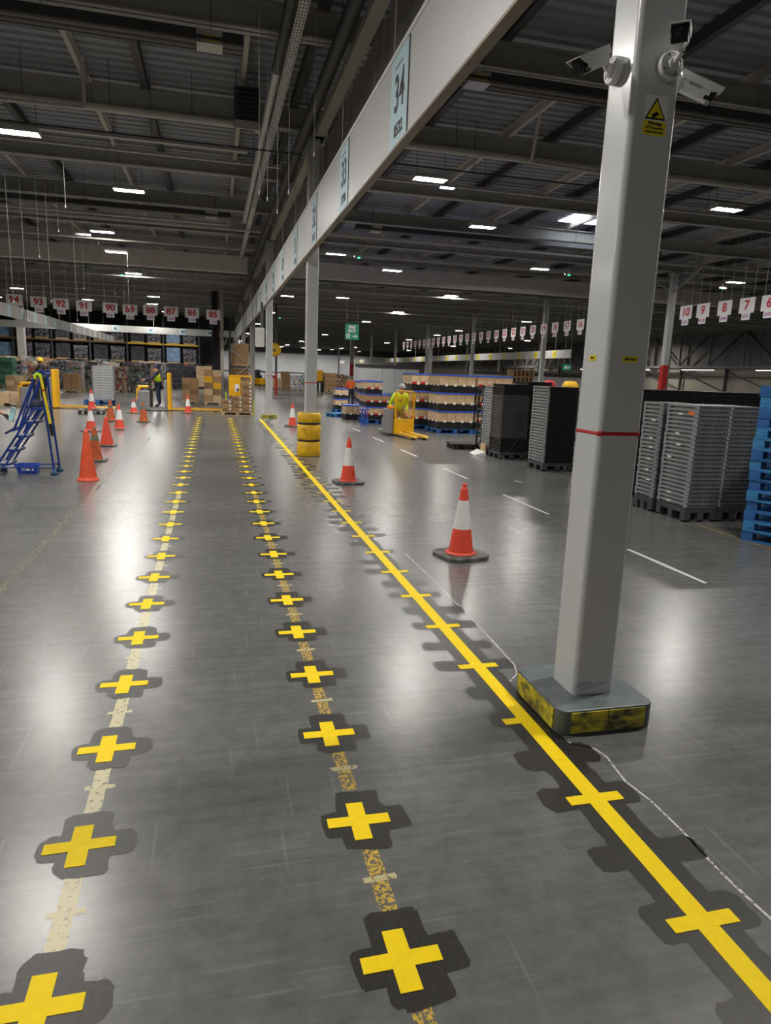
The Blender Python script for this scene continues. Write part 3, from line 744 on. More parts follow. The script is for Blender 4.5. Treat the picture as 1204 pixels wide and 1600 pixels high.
for num, px, py, code in ((94,22,468,'1702'),(93,60,472,'1593'),(92,95,475,'6886'),(91,131,478,'5257'),(90,172,481,'8781'),(89,203,484,'2615'),(88,235,485,'2995'),(87,267,487,'1686'),(86,300,489,'1195'),(85,333,492,'1183')):
    p = on_z(px,py,4.07); p.y = 32.8 if num > 90 else 33.5; p = on_y(px,py,p.y); number_sign(num, code, p, 'y', f'hanging white card with red number {num} above the left goods area', 'hanging number cards on the left')
for num in range(5, 42):
    if num < 6 or 10 < num < 15: continue
    Y = {6:16.97,7:17.83,8:18.76,9:19.74,10:20.58}.get(num, 20.6+1.15*(num-10))
    code = {6:'5376',7:'5275',8:'5394',9:'4118',10:'6532'}.get(num, str(4000+37*num))
    if num <= 20: lab, g = f'hanging white card with red number {num} under the roof at right', 'hanging number cards on the right'
    else: lab, g = 'small distant hanging number card in the long right row', 'distant hanging number cards'
    number_sign(num, code, (15.4,Y,4.07), 'x', lab, g, .60, .44)

# fire exit sign
es = thing('exit_sign', 'green hanging fire exit sign with white arrow beyond the second column', 'exit sign', (5.85,30,3.41))
pn = MB().box(-.30,.30,-.012,.012,-.33,.33).build('panel', M_GREEN, es)
lettering('FIRE', .17, M_WHITE, pn, (0,-.015,.19), FACE_Y, .008, 'lettering'); lettering('EXIT', .17, M_WHITE, pn, (0,-.015,.03), FACE_Y, .008, 'lettering')
b = MB(); b.box(.03,.15,-.016,-.012,-.21,-.165); b.add([(.13,-.016,-.27),(.25,-.016,-.1875),(.13,-.016,-.105)],[(0,1,2)]); b.build('arrow', M_WHITE, pn)
b = MB(); b.box(-.24,-.08,-.016,-.012,-.28,-.09); b.build('door_symbol', M_WHITE, pn)
b = MB(); b.prism([(-.18,-.12),(-.155,-.12),(-.155,-.15),(-.12,-.17),(-.13,-.19),(-.155,-.175),(-.14,-.22),(-.12,-.27),(-.145,-.27),(-.17,-.22),(-.2,-.26),(-.22,-.25),(-.185,-.19),(-.2,-.16)],-.002,0)
o = b.build('running_figure', M_GREEN, pn); o.matrix_local = Matrix.Translation((0,-.0165,0)) @ FACE_Y
b = MB(); b.tube((-.25,0,.32),(-.25,0,3.1),.006,5); b.tube((.25,0,.32),(.25,0,3.1),.006,5); b.build('suspension_wire', M_PIPE, es)

# ================================================================== CAMERAS AND SIGN ON THE COLUMN
def dirmat(o, d, up=(0,0,1)):
    d = Vector(d).normalized(); r = d.cross(Vector(up)).normalized(); u = r.cross(d)
    m = Matrix.Identity(4)
    for i in range(3): m[i][0], m[i][1], m[i][2], m[i][3] = r[i], d[i], u[i], o[i]
    return m
def cctv(loc, rz, neck, start, d, label, r=.056):
    t = thing('security_camera', label, 'security camera', loc, rz)
    ax = Matrix.Rotation(PI/2, 4, 'X')      # lathe axis -> -Y
    MB().lathe([(0,0),(r,0),(r,.022),(r*.97,.034),(r*.86,.040),(r*.80,.036),(0,.036)], 32, True, ax).build('junction_base', M_WHITE, t)
    b = MB()
    for k in range(4):
        a = k*PI/2+.5; b.tube((r*.7*math.cos(a),-.034,r*.7*math.sin(a)),(r*.7*math.cos(a),-.039,r*.7*math.sin(a)),.004,8)
    b.build('screw', M_STEELD, t)
    b = MB(); b.lathe([(0,.034),(.026,.034),(.026,.05),(.018,.056),(0,.056)], 20, True, ax); b.path([Vector((0,-.05,0)),Vector(neck),Vector(start)], .013, 12)
    b.build('swivel_arm', M_WHITE, t)
    m = dirmat(Vector(start)-Vector(d).normalized()*.02, d)
    w, h, L = .033, .033, .155
    sec = [(-w,-h*.45),(-w*.6,-h),(w*.6,-h),(w,-h*.45),(w,h*.8),(w*.85,h),(-w*.85,h),(-w,h*.8)]
    b = MB(); n = len(sec)
    b.add([(x,0.0,z) for x,z in [(a*.8,c*.8) for a,c in sec]]+[(x,.012,z) for x,z in sec]+[(x,L,z) for x,z in sec],
          [tuple(range(n)), tuple(range(3*n-1,2*n-1,-1))]+[(j*n+i,j*n+(i+1)%n,(j+1)*n+(i+1)%n,(j+1)*n+i) for j in (0,1) for i in range(n)], False, m)
    b.build('housing', M_WHITE, t, bevel=.004)
    b = MB(); b.box(-w-.005,w+.005,.0,L+.045,h+.001,h+.005,m)
    for s in (-1,1): b.add([(s*(w+.001),.0,h+.003),(s*(w+.005),.0,h+.003),(s*(w+.005),L+.045,h+.003),(s*(w+.001),L+.045,h+.003),(s*(w+.001),.0,h-.03),(s*(w+.005),.0,h-.03),(s*(w+.005),L+.01,h-.03),(s*(w+.001),L+.01,h-.03)],
                        [(0,1,2,3),(4,7,6,5),(0,4,5,1),(1,5,6,2),(2,6,7,3),(3,7,4,0)], False, m)
    b.build('sun_shield', M_WHITE, t)
    b = MB(); b.box(-w*.96,w*.96,L-.02,L+.022,-h*.95,h*.98,m)
    o = b.build('front_window', M_BLACKG, t, bevel=.006); o['label'] = 'glossy black front window'
    b = MB(); b.lathe([(0,.0),(.017,.0),(.017,.004),(.012,.005),(.010,.002),(0,.002)], 20, True, m @ Matrix.Translation((0,L+.021,.004)) @ Matrix.Rotation(-PI/2,4,'X'))
    b.build('lens', M_BLACK, t)
    b = MB(); b.box(w+.0005,w+.006,.05,.11,-.004,.006,m); b.build('maker_plate', M_GREYL, t)
    return t
XL, YF = CX-.1125, CY-.1125
cctv((XL,3.0,3.045), -PI/2, (.0,-.075,.028), (.03,-.10,.03), (.28,-.82,-.46), 'white bullet camera on the left face of the nearest column')
cctv((1.90,YF,3.025), 0, (.012,-.075,.035), (-.005,-.085,.075), (-.58,-.76,-.26), 'white bullet camera with glossy black front facing the viewer')
cctv((CX+.1125,2.95,3.01), PI/2, (0,-.05,.02), (0,-.065,.01), (-.34,-.84,-.40), 'white bullet camera on the right face of the nearest column')
ws = thing('warning_sign', 'white and yellow camera warning sign stuck on the nearest column', 'warning sign', (1.867,YF-.001,2.836))
MB().box(-.057,.057,-.0015,0,-.08,.078).build('white_plate', M_WHITE, ws)
MB().box(-.057,.057,-.0022,-.0015,-.08,-.024).build('yellow_panel', M_YELLOW, ws)
b = MB(); b.add([(-.052,-.0022,-.018),(.052,-.0022,-.018),(0,-.0022,.07)],[(0,1,2)]); b.build('triangle_border', M_BLACK, ws)
b = MB(); b.add([(-.041,-.003,-.011),(.041,-.003,-.011),(0,-.003,.058)],[(0,1,2)]); b.build('triangle', M_YELLOW, ws)
b = MB(); b.box(-.018,.014,-.0038,-.003,-.006,.010, Matrix.Rotation(math.radians(-28),4,'Y')); b.add([(.012,-.0036,.0),(.014,-.0036,.0),(.020,-.0036,.006),(.020,-.0036,.009)],[(0,1,2,3)])
b.box(.015,.026,-.0038,-.003,.002,.0035); b.box(-.018,-.002,-.0038,-.003,-.0075,-.005); b.build('camera_symbol', M_BLACK, ws)
lettering('Warning', .019, M_INK, ws, (0,-.0030,-.034), FACE_Y, .0006); lettering('CCTV cameras in', .0125, M_INK, ws, (0,-.0030,-.051), FACE_Y, .0004)
lettering('constant operation', .0118, M_INK, ws, (0,-.0030,-.067), FACE_Y, .0004)

# ================================================================== CONES
def cone_bands(t, bands, prof, n=32):
    """bands: (z0, z1, material, name); prof: radius as function of z"""
    for z0, z1, m, nm in bands:
        k = max(2, int((z1-z0)/.05)); pr = [(prof(z0+(z1-z0)*i/k)+(.0015 if 'sleeve' in nm else 0), z0+(z1-z0)*i/k) for i in range(k+1)]
        o = MB().lathe(pr, n).build(nm, m, t)
def oct_pad(s, c): return [(-s+c,-s),(s-c,-s),(s,-s+c),(s,s-c),(s-c,s),(-s+c,s),(-s,s-c),(-s,-s+c)]
def traffic_cone(x, y, label, rz=0.0, z=0.0, h=.71, foot=True):
    t = thing('traffic_cone', label, 'traffic cone', (x,y,z), rz)
    pr = lambda q: .122-(.122-.024)*(q-.035)/(h-.035)
    if foot: MB().prism(oct_pad(.225,.075),0,.036).build('rubber_foot', M_RUBBER, t, bevel=.008)
    a, c = .035+(h-.035)*.36, .035+(h-.035)*.765
    MB().lathe([(.122,.035),(.150,.036),(.150,.046),(.125,.058)], 32).build('skirt', M_CONE, t)
    cone_bands(t, [(.05,a,M_CONE,'lower_body'),(a,c,M_CONEW,'reflective_sleeve'),(c,h-.05,M_CONE,'upper_body')], pr)
    MB().lathe([(.030,h-.05),(.020,h-.035),(.022,h-.02),(.024,h-.008),(.018,h),(0,h)], 20).build('tip', M_CONE, t)
    return t
traffic_cone(2.28, 5.95, 'nearest red and white cone on a dirty octagonal foot', .25)
traffic_cone(2.01, 10.3, 'red and white cone beside the yellow line, second nearest', .1)
traffic_cone(2.30, 20.9, 'red and white cone just behind the yellow barrel guard')
traffic_cone(-.93, 25.95, 'red and white cone by the forks of the yellow truck', .2, h=.66)
traffic_cone(-2.41, 18.96, 'red and white cone in the left row without black foot', 0, h=.66, foot=False)
traffic_cone(-4.0, 24.75, 'red and white cone standing on the black plastic pallet', .3, z=.145, h=.68)
traffic_cone(-2.74, 25.4, 'small red cone with slipped white sleeve left of the yellow truck', 0, h=.5)
traffic_cone(-3.0, 18.3, 'red cone with low white sleeve hidden behind the plain red cone', 0, h=.66)
def plain_cone(x, y, label, h, m, foot=False, band=None, wide=.145):
    t = thing('traffic_cone', label, 'traffic cone', (x,y,0))
    z0 = .03
    pr = lambda q: wide*.86-(wide*.86-.028)*(q-z0)/(h-z0)
    if foot: MB().prism(oct_pad(.19,.06),0,.035).build('rubber_foot', M_RUBBER, t, bevel=.008)
    else: MB().lathe([(wide*.8,0),(wide*1.06,.0),(wide*1.06,.012),(wide*1.0,.018),(wide*1.0,.028),(wide*.86,.045)], 32).build('skirt', m, t)
    bands = [(.03,h-.03,m,'body')]
    if band: bands = [(.03,band[0],m,'body'),(band[0],band[1],M_CONEG,'dirty_band'),(band[1],h-.03,m,'upper_body')]
    cone_bands(t, bands, pr)
    MB().lathe([(pr(h-.03),h-.03),(.024,h-.01),(.018,h),(0,h)], 16).build('tip', m if not band else M_CONEG, t)
    return t
plain_cone(-1.81, 10.6, 'tall plain orange cone with a ribbed foot, nearest on the left', .74, M_CONEO)
plain_cone(-2.04, 12.75, 'dirty orange cone with green band behind the plain orange cone', .59, M_CONED, True, (.36,.45))
plain_cone(-2.18, 15.1, 'plain red cone in the left row behind the dirty orange cone', .61, M_CONE, True, None, .16)
plain_cone(-2.05, 21.5, 'orange cone with grey green band in front of the yellow truck', .61, M_CONED, True, (.38,.50))
plain_cone(-2.98, 21.6, 'dirty orange cone near the black pallet, beside the grey crates', .66, M_CONED, True, (.40,.47))

# ================================================================== STACKS ON THE RIGHT
def pallet_mesh_parts(w, d, h, m, blocks=True):
    """parts of a wooden pallet with its long side along x"""
    t = []
    tb = h*.15
    b = MB(); n = 7
    for k in range(n):
        y0 = -d/2+k*(d-.1)/(n-1); b.box(-w/2,w/2,y0,y0+.1,h-tb,h)
    t.append(('deck', b.mesh('deck')))
    b = MB()
    for k in (-1,0,1): b.box(k*(w-.12)/2-.06,k*(w-.12)/2+.06,-d/2,d/2,h-2*tb,h-tb)
    t.append(('stringer', b.mesh('stringer')))
    bl = MB().box(-.06,.06,-.05,.05,tb,h-2*tb).mesh('block')
    for i in (-1,0,1):
        for j in (-1,0,1): t.append(('block', bl, (i*(w-.12)/2, j*(d-.10)/2, 0)))
    sk = MB().box(-w/2,w/2,-.05,.05,0,tb).mesh('skid')
    for j in (-1,0,1): t.append(('skid', sk, (0, j*(d-.10)/2, 0)))
    return t
_pp = {}
def pallet(loc, rz, label, group=None, w=1.2, d=1.0, h=.118, m=None, name='wooden_pallet', cat='pallet'):
    m = m or M_WOOD; key = (w,d,h,m.name)
    if key not in _pp:
        t = thing(name, label, cat, loc, rz, group)
        for e in pallet_mesh_parts(w,d,h,m):
            e[1].materials.clear(); e[1].materials.append(m)
            o = bpy.data.objects.new(e[0], e[1]); COL.objects.link(o); o.parent = t
            if len(e) > 2: o.location = e[2]
        _pp[key] = t; return t
    c = dup(_pp[key], loc, rz, label, None)
    c['category'] = cat; c.name = name
    if group: c['group'] = group
    elif 'group' in c: del c['group']
    return c
# blue pallets at the right edge
ang = math.atan2(-.9,.42)
A = Vector((5.76,6.28))
ux, uy = Vector((.423,-.906)), Vector((.906,.423))
for k in range(15):
    w, d = 1.2, 1.0
    j = R.uniform(-.012,.012); c = A + ux*(w/2+j) + uy*(d/2+R.uniform(-.012,.012))
    p = pallet((c.x,c.y,.1145*k), ang+R.uniform(-.012,.012), f'blue wooden pallet, {nth(k,"lowest")}{" from the floor" if k else ""} in the tall stack at the right edge', 'blue pallets in the right edge stack', w, d, .1145,
               (M_BLUEP, M_BLUEP2, M_BLUEP)[k % 3] if k not in (9,) else M_BLUEP2, 'blue_pallet')

# folded plastic crates
def crate_parts(w, d, h, m, mend):
    """folded crate: rim, recessed ribbed walls and an end frame with a slot (end faces -x)"""
    out = []
    b = MB(); b.box(-w/2+.045,w/2,-d/2+.012,d/2-.012,.001,h*.62)
    n = 9
    for k in range(n):
        x = -w/2+.06+k*(w-.09)/(n-1); b.box(x-.006,x+.006,-d/2+.004,-d/2+.012,.001,h*.62)
    out.append(('folded_body', b.mesh('folded_body'), m))
    b = MB(); b.box(-w/2+.02,w/2,-d/2,d/2,h*.62,h*.96)
    for k in range(8):
        x = -w/2+.05+k*(w-.1)/7; b.box(x-.014,x+.014,-d/2-.002,-d/2,h*.70,h*.86)
    out.append(('rim', b.mesh('rim'), m))
    b = MB(); b.box(-w/2,-w/2+.03,-d/2,-d/2+.055,h*.1,h*.98); b.box(-w/2,-w/2+.03,d/2-.055,d/2,h*.1,h*.98)
    b.box(-w/2-.004,-w/2+.03,-d/2+.02,d/2-.02,h*.50,h*.98); b.box(-w/2+.03,-w/2+.045,-d/2+.03,d/2-.03,.001,h*.5)
    b.box(-w/2-.002,-w/2+.01,-d/2+.02,-d/2+.045,.001,h*.9); b.box(-w/2-.002,-w/2+.01,d/2-.045,d/2-.02,.001,h*.9)
    out.append(('end_frame', b.mesh('end_frame'), mend))
    return out
_cp = {}
def crate(loc, rz, label, group, w, d, h, m, mend, cat='crate'):
    key = (w,d,h,m.name,mend.name)
    if key not in _cp:
        t = thing('folded_crate', label, cat, loc, rz, group)
        for nm, me, mm in crate_parts(w,d,h,m,mend):
            me.materials.append(mm); o = bpy.data.objects.new(nm, me); COL.objects.link(o); o.parent = t
        _cp[key] = t; return t
    return dup(_cp[key], loc, rz, label, group)
_pb = {}
def plastic_base(loc, w, d, h, m, label, group=None):
    t = thing('plastic_pallet', label, 'pallet', loc, 0, group)
    b = MB(); b.box(-w/2,w/2,-d/2,d/2,h*.62,h)
    for k in range(6):
        x = -w/2+.04+k*(w-.08)/5; b.box(x-.012,x+.012,-d/2-.003,-d/2,h*.66,h*.95)
    b.build('deck', m, t)
    for i in (-1,0,1):
        for j in (-1,0,1): MB().box(i*(w/2-.045)-.045,i*(w/2-.045)+.045,j*(d/2-.045)-.045,j*(d/2-.045)+.045,.0,h*.62).build('foot', m, t)
    for j in (-1,1): MB().box(-w/2,w/2,j*(d/2-.03)-.03,j*(d/2-.03)+.03,0,.018).build('skid', m, t)
    return t
def crate_stack(x0, y0, w, d, n, h, base, m, mend, where, group, z1=None):
    """left front corner x0,y0"""
    plastic_base((x0+w/2,y0+d/2,0), w, d, base, mat('dark_grey_plastic', (.05,.053,.057), .5, var=.1), f'dark plastic pallet under the {where}')
    for k in range(n):
        crate((x0+w/2+R.uniform(-.005,.005), y0+d/2+R.uniform(-.004,.004), base+.001+h*k), 0, f'folded crate, {nth(k,"lowest")}{" up" if k else ""}, {where}', group, w, d, h, m, mend)
GH = 1.275/24
crate_stack(5.72, 7.20, .47, .58, 24, GH, .18, M_GREYC, M_GREYL, 'front grey stack beside the column', 'crates of the front grey stack')
crate_stack(6.20, 7.20, .47, .58, 24, GH, .18, M_GREYC, M_GREYL, 'second grey stack next to the blue pallets', 'crates of the second grey stack')
crate_stack(5.70, 7.86, .47, .40, 24, GH, .18, M_GREYC, M_GREYL, 'rear grey stack behind the front grey one', 'crates of the rear grey stack')
def labels_on(xs, label):
    for i,(y,z,w,m,nm) in enumerate(xs):
        pass
t = tag(MB().box(-.002,0,-.05,.05,-.035,.035).build('orange_tag', mat('orange_label', (.85,.16,.02), .5), loc=(5.714,7.30,1.37)), 'orange label hanging near the top of the front grey stack', 'label')
MB().box(-.003,-.002,-.02,.02,.012,.016).build('print_line', M_INK, t)
for i,(y,z) in enumerate(((7.50,1.335),(7.52,1.09),(7.47,.95),(7.55,.33),(7.53,.22),(7.62,.78),(8.0,1.22),(8.02,.98),(8.0,.86),(8.02,.70),(8.03,.55),(7.98,.42))):
    tag(MB().box(-.002,0,-.04,.04,-.011,.011).build('paper_label', M_WHITE, loc=((5.712 if y < 7.8 else 5.692),y,z)), f'small white paper label on the {"front" if y<7.8 else "rear"} grey stack end, {nth(i if y<7.8 else i-6,"uppermost")} listed', 'label', 'paper labels on the grey crate ends')
BH = 1.42/25
crate_stack(5.97, 11.58, .62, .64, 25, BH, .15, M_BLACK, M_GREYL, 'black stack with pale slatted end', 'crates of the slatted black stack')
crate_stack(5.84, 13.30, .56, .62, 25, BH, .15, M_BLACK, M_BLACK, 'film wrapped black stack', 'crates of the wrapped black stack')
crate_stack(6.43, 13.42, .56, .62, 26, BH, .16, M_BLACK, M_BLACK, 'taller black stack beside the wrapped one', 'crates of the taller black stack')
crate_stack(5.90, 14.02, .50, .50, 24, BH, .15, M_GREYC, M_GREYL, 'grey stack under clear film', 'crates of the grey film wrapped stack')
for i in range(5):
    crate_stack(6.02+.66*i, 9.0+.02*i, .64, .62, 26, BH, .13, M_BLACK, M_BLACK, f'{nth(i,"first")} stack of the black back row', f'crates of back row stack {nth(i)}')
# film
def film(x0,x1,y0,y1,z0,z1,label):
    b = MB(); n = 10
    ring = [(x0,y0),(x1,y0),(x1,y1),(x0,y1)]
    for a, c in zip(ring, ring[1:]+ring[:1]):
        vs = []
        for i in range(n+1):
            for j in range(n+1):
                t = i/n; o = .012*R.random()
                nx, ny = (c[1]-a[1]), -(c[0]-a[0]); L = math.hypot(nx,ny)
                vs.append((a[0]+(c[0]-a[0])*t+nx/L*o, a[1]+(c[1]-a[1])*t+ny/L*o, z0+(z1-z0)*j/n))
        b.add(vs, [(i*(n+1)+j,(i+1)*(n+1)+j,(i+1)*(n+1)+j+1,i*(n+1)+j+1) for i in range(n) for j in range(n)], True)
    return tag(b.build('stretch_film', M_FILM), label, 'film')
film(5.80,6.405,13.27,13.95,.45,1.35,'clear stretch film round the wrapped black stack')
film(5.87,6.405,13.99,14.55,.12,1.45,'clear stretch film round the grey stack behind it')
b = MB(); b.add([(5.83,13.1,.02),(5.85,13.12,.05),(6.40,13.27,.72),(6.40,13.27,.66)],[(0,1,2,3)]); b.add([(5.80,13.1,.0),(5.86,13.08,.0),(5.86,13.14,.10),(5.81,13.15,.12)],[(0,1,2,3)])
tag(b.build('loose_film_tail', M_FILM), 'loose tail of stretch film reaching the floor by the black stack', 'film')
# pallets on edge and litter
op = thing('plastic_pallet', 'black open plastic pallets standing upright behind the wrapped stacks', 'pallet', (5.93,14.62,0))
b = MB(); b.box(0,.5,0,.03,0,1.5); b.box(0,.03,.3,.34,0,1.5)
for k in range(10): b.box(-.02,.02,0,.34,.02+.155*k,.06+.155*k); b.box(-.025,.03,.0,.05,.02+.155*k,.12+.155*k)
b.build('lattice', M_BLACK, op); MB().box(-.02,.5,-.01,.36,0,.03).build('edge_rail', M_BLACK, op)
fp = thing('plastic_pallet', 'flat black plastic pallet sticking out on the floor by the wrapped stacks', 'pallet', (5.80,15.42,0), -.12)
MB().box(-.35,.3,-.38,.3,.09,.13).build('deck', M_BLACK, fp)
for i in (-1,0,1):
    for j in (-1,0,1): MB().box(i*.27-.06,i*.27+.04,j*.3-.05-.03,j*.3+.03,0,.09).build('foot', M_BLACK, fp)
b = MB(); b.add([(5.56,14.0,.0),(5.76,13.85,.0),(5.75,13.85,.09),(5.64,14.1,.13),(5.5,14.2,.03),(5.72,14.25,.1)],[(0,1,2),(0,2,3),(0,3,4),(3,2,5),(4,3,5)])
tag(b.build('paper_scrap', M_WHITE), 'crumpled white paper scrap on the floor by the wrapped stack', 'litter')
b = MB(); b.box(5.80,5.835,14.03,14.30,0,.24, None); tag(b.build('cardboard_scrap', M_CARD2), 'brown cardboard scrap leaning on the wrapped black stack', 'litter')

# ================================================================== BOXES IN BLACK TRAYS
_bx = {}
def tray_box(loc, rz, label, group, m, w=.27, d=.36, red=False):
    key = (m.name, w, d, red)
    if key not in _bx:
        t = thing('tray_box', label, 'box', loc, rz, group)
        MB().box(-w/2+.004,w/2-.004,-d/2+.004,d/2-.004,.20,.485).build('carton', m, t)
        MB().box(-w/2,w/2,-d/2,d/2,0,.215).build('black_tray', M_BLACK, t)['label'] = 'black lower tray'
        b = MB(); b.box(.03,.11,-d/2-.004,-d/2+.004,.19,.26); b.box(-w/2-.004,-w/2+.004,-.04,.04,.19,.26); b.build('paper_label', M_WHITE, t)
        if red: MB().box(-.115,.02,-d/2-.003,-d/2+.004,.205,.275).build('red_print', M_RED, t)
        _bx[key] = t; return t
    return dup(_bx[key], loc, rz, label, group)
_tl = [None]
def lid_sheet(loc, rz, label, group, w, d):
    b = MB(); b.box(-w/2,w/2,-d/2,d/2,0,.02); b.box(-w/2-.01,w/2+.01,-d/2-.01,-d/2,-.012,.03); b.box(-w/2-.01,w/2+.01,d/2,d/2+.01,-.012,.03); b.box(-w/2-.01,-w/2,-d/2,d/2,-.012,.03); b.box(w/2,w/2+.01,-d/2,d/2,-.012,.03)
    o = b.build('blue_layer_tray', M_BLUELID, loc=loc); o.rotation_euler = (0,0,rz); return tag(o, label, 'tray', group)
def tray_pallet(x, y, nl, where, nx=4, ny=3, red=False, top=None, base=True, rz=0.0, z0=0.0, zs=1.0):
    """x,y = left front corner"""
    w, d = .275*nx, .365*ny; z = z0
    cx, cy = x+w/2, y+d/2
    if base:
        pallet((cx,cy,0), 0, f'blue pallet under the {where}', None, w+.04, d+.04, .14, M_BLUEP, 'blue_pallet'); z = .14
    lvl = ('bottom','middle','upper','topmost')
    for L in range(nl):
        k = (top if (top and L == nl-1) else nx)
        idx = 0
        for i in range(k):
            for j in range(ny):
                if i > 0 and j > 0: continue      # only the front row and the left side can be seen
                if i == 0 and j > 0: lab = f'tray box, {lvl[L]} layer, side row {nth(j)}, {where}'
                else: lab = f'tray box, {lvl[L]} layer, front row {nth(i,"first")}, {where}'
                tray_box((x+.1375+.275*i, y+.1825+.365*j, z), 0, lab, f'tray boxes of the {where}', M_CARD2 if not (red and L % 2) else M_CARD, .27, .36, red).scale = (1,1,zs)
        z += .50*zs
        if L < nl: lid_sheet((x+.1375*k, cy, z), 0, f'blue tray over {lvl[L]} layer, {where}', None, .275*k, d); z += .03
tray_pallet(6.40, 19.2, 3, 'box pallet right of the truck', 4, 3)
tray_pallet(7.60, 19.25, 3, 'box pallet by the black crates', 4, 2, True)
tray_pallet(5.95, 20.6, 3, 'box pallet right behind the truck', 4, 3, True)
tray_pallet(4.95, 22.6, 3, 'box pallet left of the truck', 3, 3, True, top=2, zs=.8)
tray_pallet(4.55, 24.2, 1, 'low boxes at lane edge', 2, 2, False, base=False)
tray_pallet(5.5, 26.2, 3, 'second box pallet behind the truck', 3, 2, True, zs=.74)
tray_pallet(4.95, 28.6, 2, 'two layer box pallet by the lane', 2, 2, False, zs=.8)
tray_pallet(5.85, 28.4, 3, 'box pallet before the orange vest', 3, 2, True, zs=.74)
tray_pallet(7.3, 24.6, 3, 'single row box pallet in the back', 4, 1, False)
tray_pallet(9.0, 24.8, 3, 'back box pallet beyond the black crates', 4, 1, True)
pb = pallet((4.75,25.9,0), .3, 'low blue pallet on the floor at the left end of the boxes', None, 1.0, .8, .14, M_BLUEP2, 'blue_pallet')
b = MB()
for k in range(5): b.tube((4.65+.05*k,21.9+.1*(k%2),.0),(4.68+.05*k,21.95+.1*(k%2),.5),.016,6)
b.box(4.60,4.95,21.9,22.1,.5,.53); tag(b.build('blue_trolley', M_BLUE), 'small blue trolley frame with white top left of the yellow truck', 'trolley')
# back row of goods and partition walls
pt = thing('partition_wall', 'white office partition with a dark top rail behind the boxes', 'partition', (16.0,60,0))
a, c = on_y(559,572,60), on_y(655,577,60)
for k in range(5):
    w = (c.x-a.x)/5; MB().box(a.x-16+k*w,a.x-16+(k+1)*w-.04,0,.08,0,2.15).build('panel', M_WHITEP, pt)
MB().box(a.x-16-.2,c.x-16+.2,-.1,.2,2.15,2.42).build('top_rail', M_STEELD, pt)
a, c = on_y(738,581,46), on_y(925,590,46)
pt = thing('partition_wall', 'long white partition with dark rail behind the black crates', 'partition', (a.x,46,0))
for k in range(8):
    w = (c.x-a.x)/8; MB().box(k*w,(k+1)*w-.05,0,.08,0,1.9).build('panel', M_WHITEP, pt)
MB().box(-.2,c.x-a.x+.2,-.1,.2,1.9,2.1).build('top_rail', M_STEELD, pt)
a = on_y(800,595,44); fr = thing('wooden_frame_stack', 'pale wooden frame stack standing behind the wrapped black crates', 'frame stack', (a.x,44,0))
b = MB()
for k in range(6): b.box(.3*k,.3*k+.07,0,.9,0,2.25)
for z in (1.3,1.75,2.2): b.box(-.05,1.7,0,.9,z,z+.07)
b.build('timber', M_CARD2, fr)
for i,(px,py,w,h,m,nm,lab) in enumerate(((866,600,.4,.2,M_REDINK,'pink_bag','small pink bag on top of the crates behind the slatted stack'),(899,601,.5,.2,M_GUARD,'yellow_cover','yellow cover lying on the goods behind the slatted stack'))):
    p = on_y(px,py,18.0)
    st = thing('goods_stack', f'dark wrapped goods stack carrying the {nm.replace("_"," ")}', 'goods stack', (p.x,18.3,0)); MB().box(-w/2,w/2,-.4,.4,0,p.z-.1).build('load', M_WRAP, st, bevel=.04)
    b = MB(); b.lathe([(w*.5,0),(w*.52,h*.4),(w*.35,h*.9),(0,h)], 12); o = b.build(nm, m, loc=(p.x,18.3,p.z-.1)); o.scale = (1,.6,1); tag(o, lab, nm.split('_')[1])

# lattice girder along the right wall
tr = thing('lattice_girder', 'long dark lattice girder running along the right wall', 'girder', (43.2,0,0))
MB().box(-.15,.15,-5,140,6.30,6.5).build('top_chord', M_STEELD, tr); MB().box(-.15,.15,-5,140,3.2,3.42).build('bottom_chord', M_GREYW, tr)
mv = MB().box(-.1,.1,-.12,.12,3.42,6.3).mesh('post'); mv.materials.append(M_GREYW)
mdg = []
for s in (1,-1):
    q = MB(); q.bar((0,-2.0*s,6.28),(0,2.0*s,3.44),.13,.13); me = q.mesh('diagonal'); me.materials.append(M_STEELD); mdg.append(me)
for k in range(26):
    Y = 33+4.15*k
    o = bpy.data.objects.new('post', mv); COL.objects.link(o); o.parent = tr; o.location = (0,Y,0)
    o = bpy.data.objects.new('diagonal', mdg[1] if (k//2) % 2 else mdg[0]); COL.objects.link(o); o.parent = tr; o.location = (-.02,Y+2.07,0)
for i in range(11):
    Y = 40+6.1*i; t = thing('wall_bracing', 'dark steel wall frame with brace on the beige lower right wall', 'wall frame', (43.9,Y,0), 0, 'wall frames on the beige wall')
    MB().box(-.1,.1,-.1,.1,0,3.19).build('post', M_STEELD, t); b = MB(); b.bar((0,.1,1.2),(0,5.9,2.9),.07,.07); b.bar((0,.1,2.5),(0,5.9,2.5),.06,.06); b.build('brace', M_STEELD, t)
for i in range(4):
    t = thing('strip_light', f'dim strip light under the lattice girder, {nth(i,"nearest")} one', 'strip light', (41.5,44+9*i,3.0)); MB().box(-.06,.06,-2.2,2.2,0,.06).build('housing', M_WHITE, t); MB().box(-.04,.04,-2.1,2.1,-.03,0).build('tube', M_TUBE, t)
    b = MB(); b.tube((0,-1.8,.05),(0,-1.8,3.5),.01,5); b.tube((0,1.8,.05),(0,1.8,3.5),.01,5); b.build('hanger', M_STEELD, t)

